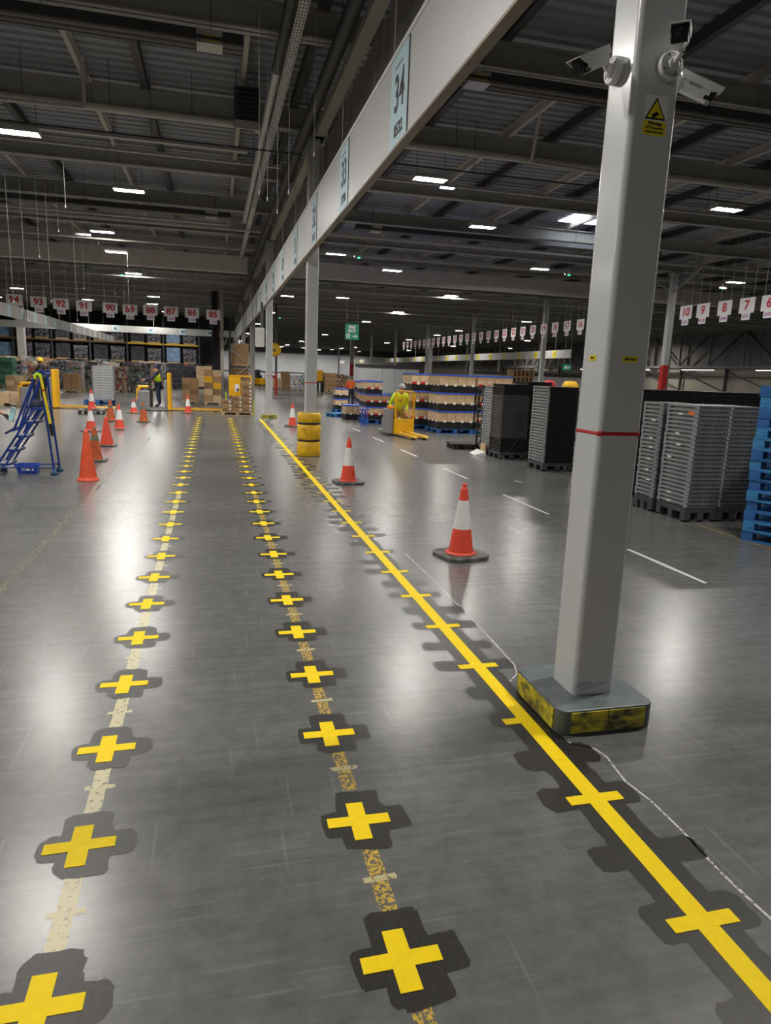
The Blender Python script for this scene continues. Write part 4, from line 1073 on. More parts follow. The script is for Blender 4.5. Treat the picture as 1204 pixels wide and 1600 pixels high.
# ================================================================== PEOPLE
def skin(name, pts, edges, m, parent, root, sub=1):
    """one continuous skinned surface: pts key -> (x,y,z,r)"""
    keys = list(pts); ix = {k:i for i,k in enumerate(keys)}
    me = bpy.data.meshes.new(name); me.from_pydata([pts[k][:3] for k in keys], [(ix[a],ix[b]) for a,b in edges], [])
    me.materials.append(m)
    o = bpy.data.objects.new(name, me); COL.objects.link(o); o.parent = parent
    sk = o.modifiers.new('skin', 'SKIN'); sk.use_smooth_shade = True
    layer = me.skin_vertices[0] if me.skin_vertices else None
    if layer is None:
        bpy.context.view_layer.objects.active = o
        layer = me.skin_vertices.new() if hasattr(me.skin_vertices, 'new') else None
    for k in keys:
        r = pts[k][3]; rr = r if isinstance(r, tuple) else (r, r)
        layer.data[ix[k]].radius = rr
        layer.data[ix[k]].use_root = (k == root)
    if sub:
        s = o.modifiers.new('smooth', 'SUBSURF'); s.levels = sub; s.render_levels = sub
    return o
def hand_pts(P, E, side, wrist, d, palm_n, curl=.6):
    """adds palm and five fingers beyond the wrist along d; palm_n is the way the palm faces"""
    w = Vector(wrist); d = Vector(d).normalized(); n = Vector(palm_n).normalized(); l = d.cross(n).normalized()*(1 if side == 'r' else -1)
    pm = w+d*.05; P[side+'palm'] = (*pm, .026); E.append((side+'wrist', side+'palm'))
    for k,(off,ln) in enumerate(((-.030,.062),(-.010,.074),(.011,.070),(.030,.054))):
        b = w+d*.085+l*off; m1 = b+(d*math.cos(curl*.5)+n*math.sin(curl*.5))*ln*.55; m2 = m1+(d*math.cos(curl*1.6)+n*math.sin(curl*1.6))*ln*.5
        for nm, p, r in (('a',b,.0105),('b',m1,.009),('c',m2,.008)): P[f'{side}f{k}{nm}'] = (*p, r)
        E.extend([(side+'palm',f'{side}f{k}a'),(f'{side}f{k}a',f'{side}f{k}b'),(f'{side}f{k}b',f'{side}f{k}c')])
    t0 = w+d*.035-l*.034+n*.008; t1 = t0+d*.028-l*.018+n*.018; t2 = t1+d*.026-l*.002+n*.012
    for nm, p, r in (('a',t0,.012),('b',t1,.0105),('c',t2,.009)): P[f'{side}t{nm}'] = (*p, r)
    E.extend([(side+'palm',side+'ta'),(side+'ta',side+'tb'),(side+'tb',side+'tc')])
def person(label, loc, rz, J, cloth, skin_m=None, gaze=(0,-1,0), group=None, gloves=None, vest=None, trousers=None, cap=None, sleeves=None, bare_arms=False, hdir=None, vest_keys=('pelvis','waist','chest','neckb','lsho','rsho'), vest_extra=.034):
    """J joints in local metres, facing -Y. one continuous body; clothing are its children"""
    sm = skin_m or M_SKIN
    t = thing('person', label, 'person', loc, rz, group)
    P, E = {}, []
    P['pelvis'] = (*J['pelvis'], .115); P['waist'] = (*J['waist'], .105); P['chest'] = (*J['chest'], .135); P['neckb'] = (*J['neck'], .062)
    g = Vector(gaze).normalized(); hb = Vector(J['head'])
    P['jaw'] = (*(hb-Vector((0,0,.06))+g*.012), .066); P['brow'] = (*(hb+Vector((0,0,.025))), .088); P['crown'] = (*(hb+Vector((0,0,.095))-g*.01), .062)
    P['nose'] = (*(hb+g*.098+Vector((0,0,-.012))), .013)
    E += [('pelvis','waist'),('waist','chest'),('chest','neckb'),('neckb','jaw'),('jaw','brow'),('brow','crown'),('brow','nose')]
    sd = Vector((0,0,1)).cross(g).normalized()
    for s, k in (('l',1),('r',-1)):
        P[s+'ear'] = (*(hb+sd*(.088*k)+Vector((0,0,.0))), .018); E.append(('brow', s+'ear'))
        P[s+'sho'] = (*J[s+'sho'], .062); P[s+'elb'] = (*J[s+'elb'], .041); P[s+'wrist'] = (*J[s+'wri'], .027)
        f = (Vector(J[s+'elb'])*.65+Vector(J[s+'wri'])*.35); P[s+'fore'] = (*f, .040)
        E += [('chest',s+'sho'),(s+'sho',s+'elb'),(s+'elb',s+'fore'),(s+'fore',s+'wrist')]
        dd = (hdir or {}).get(s) or (Vector(J[s+'wri'])-Vector(J[s+'elb']))
        hand_pts(P, E, s, J[s+'wri'], dd, (0,0,-1) if abs(Vector(dd).normalized().z) < .8 else (0,1,0))
        P[s+'hip'] = (*J[s+'hip'], .085); P[s+'knee'] = (*J[s+'knee'], .056); P[s+'ank'] = (*J[s+'ank'], .040); P[s+'toe'] = (*J[s+'toe'], .038)
        cf = Vector(J[s+'knee'])*.66+Vector(J[s+'ank'])*.34; P[s+'calf'] = (*cf, .056)
        E += [('pelvis',s+'hip'),(s+'hip',s+'knee'),(s+'knee',s+'calf'),(s+'calf',s+'ank'),(s+'ank',s+'toe')]
    skin('body', P, E, sm, t, 'pelvis')
    def sub(name, keys, extra, m, root):
        Q = {k:(*P[k][:3], P[k][3]+extra) for k in keys}; ks = set(keys)
        return skin(name, Q, [(a,b) for a,b in E if a in ks and b in ks], m, t, root)
    sub('trousers', ['pelvis']+[s+k for s in 'lr' for k in ('hip','knee','calf','ank')], .016, trousers or M_DARKC, 'pelvis')
    arms = [] if bare_arms else [s+k for s in 'lr' for k in ('elb','fore','wrist')]
    sub('jacket', ['pelvis','waist','chest','neckb','lsho','rsho']+([s+'elb' for s in 'lr'] if bare_arms else arms), .014, cloth, 'pelvis')
    if vest: sub('vest', list(vest_keys), vest_extra, vest, vest_keys[0])
    for s in 'lr': sub('shoe', [s+'ank', s+'toe'], .016, M_BLACK, s+'ank')
    if gloves:
        for s in 'lr': sub('glove', [k for k in P if k[0] == s and (k[1:] in ('wrist','palm') or k[1] in 'ft' and k[1:] not in ('fore','toe') and len(k) > 2)], .0035, gloves, s+'wrist')
    eye = MB()
    for k in (-1,1):
        c = hb+g*.078+sd*(.032*k)+Vector((0,0,.018)); eye.lathe([(0,-.009),(.008,-.004),(.009,.0),(.008,.004),(0,.009)], 8, True, Matrix.Translation(c))
    eye.build('eyes', M_INK, t)
    mo = MB(); c = hb+g*.083-Vector((0,0,.055)); mo.bar(c-sd*.022, c+sd*.022, .008, .007); mo.build('mouth', mat('lip', (.36,.13,.11), .5), t)
    hm = MB(); hm.lathe([(.0985,-.005),(.1,.03),(.092,.07),(.06,.112),(0,.128)], 20, True, Matrix.Translation(hb-g*.012))
    if cap:
        hm.build('cap', cap, t); v = MB(); c = hb+g*.125+Vector((0,0,.022)); v.bar(c-sd*.07, c+sd*.07, .10, .012); v.build('cap_peak', cap, t)
    else: hm.build('hair', M_HAIR, t)
    return t
def standing(arm='reach', lean=0.0, bend=0.0):
    y = -lean
    J = dict(pelvis=(0,0,.93), waist=(0,y*.4,1.10), chest=(0,y*.8,1.30), neck=(0,y*1.0,1.46), head=(0,y*1.15-.02,1.60),
        lsho=(.185,y*.9,1.40), rsho=(-.185,y*.9,1.40), lhip=(.095,0,.90), rhip=(-.095,0,.90), lknee=(.11,-.03,.49), rknee=(-.11,-.02,.49),
        lank=(.115,.03,.085), rank=(-.115,.02,.085), ltoe=(.13,-.14,.045), rtoe=(-.13,-.15,.045))
    if arm == 'reach': J.update(lelb=(.26,y-.16,1.17), relb=(-.26,y-.16,1.17), lwri=(.20,y-.40,1.12), rwri=(-.20,y-.40,1.12))
    else: J.update(lelb=(.25,y+.03,1.11), relb=(-.25,y+.03,1.11), lwri=(.25,y-.06,.86), rwri=(-.25,y-.06,.86))
    return J

# ================================================================== TRUCKS
def order_truck(loc, label):
    """low-level order truck, forks towards +x"""
    t = thing('pallet_truck', label, 'pallet truck', loc)
    b = MB(); b.prism([(-1.06,-.38),(-1.0,-.40),(-.62,-.40),(-.62,.40),(-1.0,.40),(-1.06,.36)],.06,.74); b.build('battery_hood', M_TRUCKG, t, bevel=.03)
    MB().box(-.66,-.06,-.40,.40,.06,.13).build('step_platform', M_TRUCKG, t); MB().box(-.60,-.10,-.36,.36,.13,.14).build('step_mat', M_BLACK, t)
    b = MB(); 
    for s in (-.30,.30): b.path([(-1.08,s,.42),(-1.04,s,.72),(-.96,s,.86),(-.66,s,.89)], .05, 8)
    b.box(-1.06,-.66,-.34,.34,.84,.91); b.box(-1.11,-1.03,-.33,.33,.42,.80); b.build('console_cover', M_TRUCKY, t, bevel=.01)
    MB().box(-.84,-.62,-.16,.16,.91,1.0).build('control_head', M_BLACK, t, bevel=.02); b = MB(); b.path([(-.66,-.25,.98),(-.6,-.25,1.08),(-.6,.25,1.08),(-.66,.25,.98)], .02, 8); b.build('steering_handle', M_BLACK, t)
    MB().box(-.62,-.575,-.38,.38,.13,.80).build('knee_panel', M_BLACK, t)
    MB().box(-.12,0,-.40,.40,.05,1.12).build('back_panel', M_TRUCKG, t, bevel=.03)
    b = MB(); b.prism([(0,-.40),(.13,-.36),(.13,.36),(0,.40)],.02,1.40); b.build('backrest_tower', M_TRUCKY, t, bevel=.03)
    for s in (-.25,.25):
        b = MB(); b.box(.1,1.95,s-.09,s+.09,.045,.105); b.prism([(1.95,s-.09),(2.08,s-.03),(2.08,s+.03),(1.95,s+.09)],.05,.095); b.build('fork', M_FORKY, t)
        b = MB(); b.tube((1.75,s-.05,.042),(1.75,s+.05,.042),.042,12); b.build('fork_roller', M_BLACK, t)
    for x, y2 in ((-.85,-.3),(-.85,.3)): b = MB(); b.tube((x,y2-.05,.075),(x,y2+.05,.075),.075,14); b.build('wheel', M_BLACK, t)
    return t
order_truck((-1.70,27.3,0), 'yellow and grey ride-on truck with forks, driven by a worker in lime vest')
J = standing('reach', .06)
op = person('person in lime vest, navy sleeves and dark cap driving the yellow truck', (-2.03,27.3,.14), -PI/2, {k:(v[0],v[1],v[2]*.90) for k,v in J.items()}, M_NAVY, vest=M_HIVIS, trousers=M_NAVY, cap=M_NAVY)
b = MB(); b.box(-.13,.13,-.155,-.145,.98,1.02); b.box(-.13,.13,.145,.155,.98,1.02)
order_truck((-5.66,27.3,0), 'yellow and grey ride-on truck behind the blue ladder')
person('person in yellow cap and dark clothes on the truck behind the blue ladder', (-6.0,27.3,.14), -PI/2+.5, {k:(v[0],v[1],v[2]*.96) for k,v in standing('reach',.05).items()}, M_DARKC, skin_m=M_SKIND, cap=M_YELLOW, vest=None)
# grille-backed truck in the right lane
lt = thing('pallet_truck', 'yellow pallet truck with upright grille and short forks in the right lane', 'pallet truck', (5.10,18.25,0), .16)
b = MB(); b.box(-.29,.29,-.03,.12,.05,.47); b.build('front_plate', M_TRUCKY, lt, bevel=.012)
b = MB(); b.box(-.29,-.265,-.03,.03,.47,1.20); b.box(.265,.29,-.03,.03,.47,1.20); b.path([(-.278,0,1.19),(-.24,0,1.235),(.24,0,1.235),(.278,0,1.19)],.014,8); b.build('grille_frame', M_TRUCKY, lt)
for k in range(10): x = -.235+.052*k; MB().tube((x,0,.46),(x,0,1.235),.008,6).build('grille_bar', M_TRUCKY, lt)
MB().box(-.40,.28,.12,.95,.06,.125).build('chassis', M_TRUCKG, lt, bevel=.02); b = MB(); b.box(-.41,-.30,.05,.60,.06,.74); b.build('side_panel', M_TRUCKG, lt, bevel=.03); MB().box(-.42,-.30,.05,.3,.74,.83).build('orange_cap', mat('orange_plastic', (.85,.28,.01), .5), lt, bevel=.02)
MB().box(-.24,.24,.86,1.10,.16,.44).build('motor_hood', M_TRUCKG, lt, bevel=.04); b = MB(); b.path([(0,1.0,.44),(0,1.0,.5),(-.18,1.0,.52)],.02,8); b.path([(0,1.0,.5),(.18,1.0,.52)],.02,8); b.build('tiller', M_BLACK, lt)
for s in (-.16,.16):
    b = MB(); b.add([(s-.08,-.03,.05),(s+.08,-.03,.05),(s+.08,-.03,.12),(s-.08,-.03,.12),(s-.08,-1.0,.05),(s+.08,-1.0,.05),(s+.08,-1.0,.10),(s-.08,-1.0,.10),(s-.04,-1.15,.05),(s+.04,-1.15,.05),(s+.04,-1.15,.075),(s-.04,-1.15,.075)],
          [(0,1,5,4),(3,2,6,7),(1,2,6,5),(0,3,7,4),(4,5,9,8),(7,6,10,11),(5,6,10,9),(4,7,11,8),(8,9,10,11),(0,1,2,3)]); b.build('fork', M_FORKY, lt)
    b = MB(); b.tube((s-.05,-.95,.045),(s+.05,-.95,.045),.045,12); b.build('fork_roller', M_BLACK, lt)
b = MB(); b.lathe([(0,0),(.035,.0),(.035,.02),(0,.02)],10,True,Matrix.Translation((-.02,-.03,.10)) @ Matrix.Rotation(PI/2,4,'X')); b.build('coupling', M_BLACK, lt)
b = MB()
for i in range(7): b.box(-.06+.02*i,-.05+.02*i,-.032,-.0301,.40+.01*(i%3),.43+.012*(i%4))
b.build('scuffed_decal', M_GREYL, lt)
J = dict(pelvis=(0,0,.62), waist=(0,-.05,.76), chest=(0,-.18,.98), neck=(0,-.26,1.12), head=(0,-.30,1.27), lsho=(.19,-.22,1.06), rsho=(-.19,-.22,1.06), lelb=(.25,-.05,.80), relb=(-.25,-.05,.80), lwri=(.20,-.22,.62), rwri=(-.20,-.22,.62),
         lhip=(.095,.0,.58), rhip=(-.095,.0,.58), lknee=(.14,-.28,.42), rknee=(-.14,-.28,.42), lank=(.13,-.02,.085), rank=(-.13,-.02,.085), ltoe=(.14,-.19,.05), rtoe=(-.14,-.19,.05))
person('person in lime jacket and grey cap crouched behind the truck grille', (5.03,18.78,.11), .1, {k:(v[0],v[1],v[2]-(.07 if v[2] > .5 else 0)) for k,v in J.items()}, M_HIVIS, cap=M_GREYL)
p = on_y(548,590,33.4)
person('person in orange vest with back turned, beyond the box pallets', (p.x,33.4,0), PI*.9, {k:(v[0],v[1],v[2]*.86) for k,v in standing('down',.1).items()}, M_HIVISO, vest=M_HIVISO, trousers=M_NAVY)

# ================================================================== LADDER, BASKET, WORKER AT LEFT
ld = thing('mobile_steps', 'blue mobile step ladder with handrails at the left edge', 'step ladder', (-2.78,11.295,0))
yn, yf = -.195, .195
def lx(z): return -.34+.645*(z-.17)           # stringer line, local x
for y2, nm in ((yn,'near'),(yf,'far')):
    b = MB(); b.path([(lx(.14),y2,.15),(lx(1.01),y2,1.01)],.016,8); b.path([(lx(.14)+.11,y2,.15),(lx(1.0)+.10,y2,.99)],.014,8); b.build('stringer', M_LADDER, ld)
    b = MB(); b.path([(-.02-.40*(.5),y2,.62),(-.09,y2,.70),(.215,y2,1.44),(.27,y2,1.53),(.33,y2,1.55),(.36,y2,1.50)],.016,8); b.path([(-.06,y2,.60),(.17,y2,1.28),(.23,y2,1.40)],.012,8); b.build('handrail', M_LADDER, ld)
    b = MB(); b.path([(.31,y2,1.50),(.335,y2,1.01),(.41,y2,.08)],.017,8); b.build('rear_leg', M_LADDER, ld)
    MB().tube((lx(.15)-.03,y2,.15),(lx(.15)-.03,y2,.08),.016,8).build('front_leg', M_LADDER, ld)
    b = MB(); b.path([(lx(.15)-.03,y2,.11),(.405,y2,.11)],.010,8); b.build('base_rail', M_LADDER, ld)
    for xx in (lx(.15)-.03,.41):
        MB().lathe([(0,0),(.05,0),(.052,.03),(.035,.055),(.02,.085),(0,.09)],16,True,Matrix.Translation((xx,y2,0))).build('foot_cup', mat('blue_foot_rubber', (.02,.09,.20), .6), ld)
b = MB(); b.path([(.36,yn,1.50),(.36,yf,1.50)],.014,8); b.path([(.405,yn,.16),(.405,yf,.16)],.010,8); b.path([(lx(.15)-.03,yn,.11),(lx(.15)-.03,yf,.11)],.01,8); b.build('cross_rail', M_LADDER, ld)
for z in (.17,.38,.59,.80):
    MB().box(lx(z)-.01,lx(z)+.15,yn,yf,z-.03,z).build('tread', M_LADDER, ld)['label'] = 'blue step'
    MB().box(lx(z)-.005,lx(z)+.145,yn+.02,yf-.02,z,z+.004).build('tread_mat', M_TREAD, ld)
MB().box(lx(1.01)-.02,.36,yn-.02,yf+.02,.97,1.01).build('platform', M_LADDER, ld)
b = MB(); b.lathe([(.11,0),(.12,.02),(.05,.09),(0,.11)],14,True,Matrix.Translation((.2,0,1.01)) @ Matrix.Diagonal((1,1.2,1,1))); tag(b.build('blue_bundle', M_NAVY, loc=(-2.78,11.295,.002)), 'dark blue bundle lying on the ladder platform', 'bundle')
yp = thing('reach_pole', 'yellow pole with lime hook and black tip hung on the ladder', 'pole', (-2.46,11.045,1.40))
b = MB(); b.path([(.0,0,.05),(.09,-.01,-.62)],.021,10); b.build('pole_shaft', M_YELLOW, yp); b = MB(); b.path([(.09,-.01,-.62),(.115,-.012,-.80)],.024,10); b.build('tip', M_BLACK, yp)
b = MB(); b.path([(.0,0,.05),(-.02,.0,.10),(-.07,.01,.085),(-.085,.02,.03)],.024,10); b.build('hook', M_HIVIS, yp)
for k in (0,1): MB().path([(.022+.03*k,-.003,-.12-.22*k),(.028+.03*k,-.003,-.15-.22*k)],.0215,10).build('pole_band', M_REDINK if k == 0 else M_INK, yp)
bk = thing('shopping_basket', 'blue plastic hand basket on the floor under the ladder', 'basket', (-2.775,11.31,0), .02)
b = MB(); w1,w2,d1,d2,h = .125,.155,.085,.11,.135
lo, hi = [(-w1,-d1),(w1,-d1),(w1,d1),(-w1,d1)], [(-w2,-d2),(w2,-d2),(w2,d2),(-w2,d2)]; s = .006
vs = [(x,y,0) for x,y in lo]+[(x,y,h) for x,y in hi]+[(x*.95,y*.93,.006) for x,y in lo]+[(x*.955,y*.94,h) for x,y in hi]
b.add(vs, [(3,2,1,0),(8,9,10,11)]+[(i,(i+1)%4,4+(i+1)%4,4+i) for i in range(4)]+[(8+(i+1)%4,8+i,12+i,12+(i+1)%4) for i in range(4)]+[(4+i,4+(i+1)%4,12+(i+1)%4,12+i) for i in range(4)])
b.build('tub', M_BLUE, bk)
b = MB(); b.box(-w2-.008,w2+.008,-d2-.012,-d2,h-.02,h+.004); b.box(-w2-.008,w2+.008,d2,d2+.012,h-.02,h+.004); b.box(-w2-.012,-w2,-d2,d2,h-.02,h+.004); b.box(w2,w2+.012,-d2,d2,h-.02,h+.004); b.build('rim', M_BLUE, bk)
b = MB(); b.path([(-w2,0,h),(-w2+.02,.13,h+.0),(w2-.02,.13,h+.0),(w2,0,h)],.006,6); b.build('handle', M_BLUE, bk)
lettering('TT BA  8', .045, M_WHITE, bk, (.01,-.105,.065), Matrix.Rotation(-.17,4,'X') @ FACE_Y, .002)
J = dict(pelvis=(0,.16,.86), waist=(0,.04,1.0), chest=(0,-.14,1.12), neck=(0,-.26,1.22), head=(0,-.36,1.30), lsho=(.185,-.18,1.17), rsho=(-.185,-.18,1.17), relb=(-.21,-.42,1.04), lelb=(.27,-.10,.90), rwri=(-.215,-.655,.915), lwri=(.24,-.12,.66),
         lhip=(.095,.16,.83), rhip=(-.095,.16,.83), lknee=(.11,-.02,.46), rknee=(-.11,.02,.46), lank=(.115,.14,.085), rank=(-.115,.16,.085), ltoe=(.13,-.03,.045), rtoe=(-.13,-.01,.045))
# faces +X, right arm stretched towards the ladder
person('person leaning in from the left edge, bare forearm, black glove and cloth', (-3.63,11.20,0), PI/2, J, M_NAVY, gloves=M_BLACK, bare_arms=True, trousers=M_DARKC)
b = MB(); b.add([(-.03,0,-.07),(.02,0,-.09),(.06,.01,.02),(.075,.0,.10),(.03,-.01,.13),(-.01,.01,.03),(-.03,.03,-.07),(.02,.03,-.09),(.06,.035,.02),(.075,.03,.10),(.03,.025,.13),(-.01,.03,.03)],
     [(0,1,2,5),(5,2,3,4),(6,11,8,7),(11,10,9,8),(0,6,7,1),(1,7,8,2),(2,8,9,3),(3,9,10,4),(4,10,11,5),(5,11,6,0)])
tag(b.build('cleaning_cloth', mat('pale_blue_cloth', (.42,.68,.74), .7), loc=(-2.87,10.925,.90)), 'pale blue cloth held in the black glove by the ladder', 'cloth')

# ================================================================== CARTON PALLET BY THE THIRD COLUMN
pallet((.81,25.9,0), 0, 'wooden pallet under the stepped cartons at the end of the middle row', None, 1.16, 1.0, .12, M_WOOD)
_cc = {}
def carton(loc, rz, label, group, w, d, h, m, lab=True):
    key = (w,d,h,m.name,lab)
    if key not in _cc:
        t = MB().box(-w/2+.002,w/2-.002,-d/2,d/2,0,h-.003).build('carton', m, None); t.location = loc; t.rotation_euler = (0,0,rz); tag(t, label, 'carton', group)
        MB().box(-.04,w/2*.0+.04,-d/2-.002,-d/2,h*.3,h*.3+.005).build('printed_line', M_INK, t)
        if lab: MB().box(w*.18,w*.38,-d/2-.003,-d/2,h*.45,h*.9).build('paper_label', M_WHITE, t)
        MB().box(-w/2+.002,w/2-.002,-.025,.025,h-.003,h-.001).build('tape', M_CARD3, t)
        _cc[key] = t; return t
    return dup(_cc[key], loc, rz, label, group)
for c, nl in ((0,4),(1,4),(2,8)):
    for k in range(nl):
        if c == 0 and k == 3: continue
        for r in range(2):
            carton((.27+.18+.36*c+R.uniform(-.01,.01), 25.65+.48*r, .12+.135*k), 0, f'small brown carton, {"front" if r==0 else "rear"} {("left","middle","right")[c]} column, {nth(k,"lowest")} on the wooden pallet', 'cartons on the wooden pallet', .355, .47, .135, M_CARD if (k+c) % 2 else M_CARD3)
st = thing('pallet_truck', 'yellow truck mostly hidden behind the carton pallet by the third column', 'pallet truck', (.78,26.9,0))
MB().box(-.24,.20,-.05,.1,.62,1.38).build('yellow_plate', M_TRUCKY, st, bevel=.02); MB().box(-.3,.3,.0,.7,.06,.62).build('chassis', M_TRUCKG, st); MB().box(-.24,.62,-.06,.0,1.36,1.42).build('top_bar', M_TRUCKY, st)
MB().box(-.02,.14,-.056,-.05,.80,1.08).build('notice', M_WHITE, st); MB().box(.05,.13,-.058,-.056,.82,.92).build('notice_print', M_INK, st); MB().box(.56,.62,-.05,.0,.06,1.36).build('post', M_TRUCKY, st)
for x in (-.2,.2): q = MB(); q.tube((x-.05,.3,.07),(x+.05,.3,.07),.07,14); q.build('wheel', M_BLACK, st)
tag(MB().box(-.02,.02,-.02,.02,.0,.55).build('edge_post', M_HIVIS, loc=(1.40,25.55,0)), 'lime green upright edge post right of the carton pallet', 'edge post')
tag(MB().box(-.02,.02,-.02,.02,.0,.78).build('edge_post', M_HIVIS, loc=(.42,26.55,0)), 'lime green upright edge post behind the low cartons', 'edge post')
# rack end behind it
rk = thing('pallet_rack', 'rack end with white diagonal braces beside the third column', 'rack', (1.45,40,0))
for x in (-.56,.56): MB().box(x-.05,x+.05,-.05,.05,0,3.7).build('upright', M_RACKD, rk)
b = MB()
for k in range(4):
    z = .2+.85*k; s = 1 if k % 2 else -1; b.bar((-.52*s,-.0,z),(.52*s,0,z+.8),.05,.05)
b.build('brace', M_GALV, rk)
for z in (.85,1.78): MB().box(-.52,.52,.1,2.7,z-.10,z).build('shelf', M_RACKD, rk)
for z, h, nm in ((.85,.8,'lower'),(1.78,1.25,'upper'),(0,.72,'floor')):
    q = MB().box(-.48,.48,0,1.1,.12,.12+h-.12).build('carton_load', M_CARD, None, loc=(1.45,40.25,z+.003)); tag(q, f'big brown carton load on the {nm} level of the rack by the third column', 'carton load')
    MB().box(-.5,.5,-.02,1.12,0,.12).build('pallet', M_WOOD, q)
dr = thing('rack_upright', 'dark tall rack frame hung with cables at the end of the goods lane', 'rack frame', (.25,43,0))
MB().box(-.35,.1,0,.6,0,6.4).build('frame', M_RACKD, dr); MB().box(.14,.34,0,.3,0,6.4).build('pale_upright', M_STEELL, dr)
b = MB()
for k in range(6): b.path([(-.3+.07*k,-.03,6.0),(-.28+.06*k,-.05,3.2),(-.32+.09*k,-.04,1.0+.2*(k%3))],.015,5)
b.build('hanging_cables', M_BLACK, dr)

# ================================================================== LEFT GOODS AREA
tint = [mat('goods_white', (.62,.62,.60), .5, var=.2, scale=3), mat('goods_green', (.07,.22,.14), .5, var=.3, scale=3), mat('goods_red', (.34,.06,.06), .5, var=.35, scale=4), M_CARD, M_CARD2, M_WRAP,
        mat('goods_blue', (.20,.33,.50), .4, var=.25, scale=3), mat('goods_dark', (.045,.045,.055), .35, var=.5, scale=4, bump=.4), mat('goods_tan', (.55,.42,.30), .5, var=.2, scale=3)]+M_MIX
FOOT = []
def free(x, y, w, d):
    return all(abs(x-a) > (w+c)/2+.03 or abs(y-b2) > (d+e)/2+.03 for a,b2,c,e in FOOT)
def load(loc, w, d, h, m, label, group=None, rz=0.0, name='wrapped_load', wood=True):
    if not free(loc[0], loc[1], w, d): return None
    FOOT.append((loc[0], loc[1], w+.06*bool(rz), d+.06*bool(rz)))
    t = thing(name, label, 'goods', loc, rz, group); q = random.Random(int(abs(loc[0]*100+loc[1]*7))+3)
    b = MB(); z = .13; L = max(2, int(h/.34)); hh = (h-.13)/L
    for k in range(L): o = q.uniform(-.03,.03); b.box(-w/2+q.uniform(0,.04),w/2-q.uniform(0,.04),-d/2+abs(o),d/2,z+hh*k+.006,z+hh*(k+1))
    b.build('goods', m, t, bevel=.025)
    MB().box(-w/2,w/2,-d/2,d/2,.10,.13).build('deck', M_WOOD if wood else M_BLACK, t)
    for s in (-1,0,1): MB().box(s*(w/2-.06)-.05,s*(w/2-.06)+.05,-d/2,d/2,0,.10).build('runner', M_WOOD if wood else M_BLACK, t)
    return t
def px_stack(x0, x1, yb, yt, m, label, nx=2, nz=3, depth=.8):
    """cartons stacked on a pallet; measured once from the photo"""
    a = on_z(x0,yb); c = on_z(x1,yb); Y = (a.y+c.y)/2; a = on_y(x0,yb,Y); c = on_y(x1,yb,Y); top = on_y((x0+x1)/2,yt,Y).z
    FOOT.append(((a.x+c.x)/2, Y+depth/2, c.x-a.x, depth)); w = c.x-a.x; bx = thing('low_pallet', f'low dark pallet under the {label}', 'pallet', ((a.x+c.x)/2,Y+depth/2,0)); MB().box(-w/2,w/2,-depth/2,depth/2,.08,.13).build('deck', M_WOOD, bx)
    for s in (-1,1): MB().box(s*(w/2-.08)-.06,s*(w/2-.08)+.06,-depth/2,depth/2,0,.08).build('runner', M_WOOD, bx)
    h = (top-.13)/nz; mm = m if isinstance(m, (list,tuple)) else [m]
    for i in range(nx):
        for k in range(nz):
            carton((a.x+w/nx*(i+.5), Y+depth/2, .13+h*k), 0, f'{label.split("|")[0]}, {nth(k,"bottom")} layer, {("left","centre","right")[i] if nx==3 else ("left","right")[i] if nx==2 else "single"} one', f'cartons of the {label}', round(w/nx-.01,2), depth, round(h,3), mm[(i+k) % len(mm)], False)
px_stack(10,38,614,587,[M_CARD,M_CARD2],'brown cartons stacked behind the ladder top',2,3)
px_stack(99,124,613,584,[M_CARD],'tall brown cartons right of the ladder truck tower',2,3)
px_stack(285,310,630,591,[M_CARD,M_CARD,M_CARD3],'brown cartons behind the cone with the truck forks',2,4)
px_stack(319,346,632,578,[M_CARD,M_CARD2,M_CARD3,M_TRUCKY],'brown cartons with yellow top beside the dark rack frame',2,5)
px_stack(0,32,634,613,[M_CARD2],'low brown cartons at the left picture edge',2,2)
for px, yb, w, h, m, lab in ((117,611,.9,1.7,11,'white and green wrapped goods behind the tall cartons'),(138,610,1.2,1.75,10,'dark wrapped goods left of the grey crate stack'),(186,613,.9,1.5,9,'mixed tan goods right of the grey crate stack'),
        (60,606,1.1,1.6,9,'reddish goods behind the ladder rails'),(48,604,1.0,1.9,11,'pale blue goods behind the ladder rails'),(6,606,1.1,1.8,1,'greenish goods at the far left edge'),(93,604,1.0,1.6,0,'pale goods behind the truck tower'),
        (25,600,1.2,1.9,9,'pale brown goods deeper at left'),(158,602,1.2,1.8,9,'red topped goods behind the grey crate stack'),(120,600,1.2,1.9,7,'dark goods deeper behind the tall cartons'),(75,600,1.1,1.85,3,'brown goods deeper behind the ladder')):
    p = on_z(px,yb); load((p.x,p.y+.5,0), w, 1.0, h, tint[m], lab)
for i in range(9):
    f = i/8; x = -4.35+.55*f*1.3; y = 44.5+12.5*f
    load((x-.1,y,0), 1.0, .9, 1.66+.1*(i%3), tint[(10,12,9,10,12,11,10,12,10)[i]], f'dark caged goods in the receding row behind the driver, {nth(i,"nearest")} one', 'receding row of caged goods', .05, 'roll_cage_load', False)
for i,(px,yb,m) in enumerate(((262,606,0),(275,609,7),(292,606,7),(300,603,2),(250,603,8),(330,607,7),(318,604,6),(308,606,5))):
    p = on_z(px,yb); p.y = min(p.y, 59.2); load((p.x,p.y+.5,0), 1.0, .9, 1.7+.15*(i%2), tint[m], f'{("pale","dark","black","red","tan","dark grey","blue","grey")[i]} wrapped goods right of the truck driver', None, 0, 'wrapped_load', False)
q = random.Random(11)
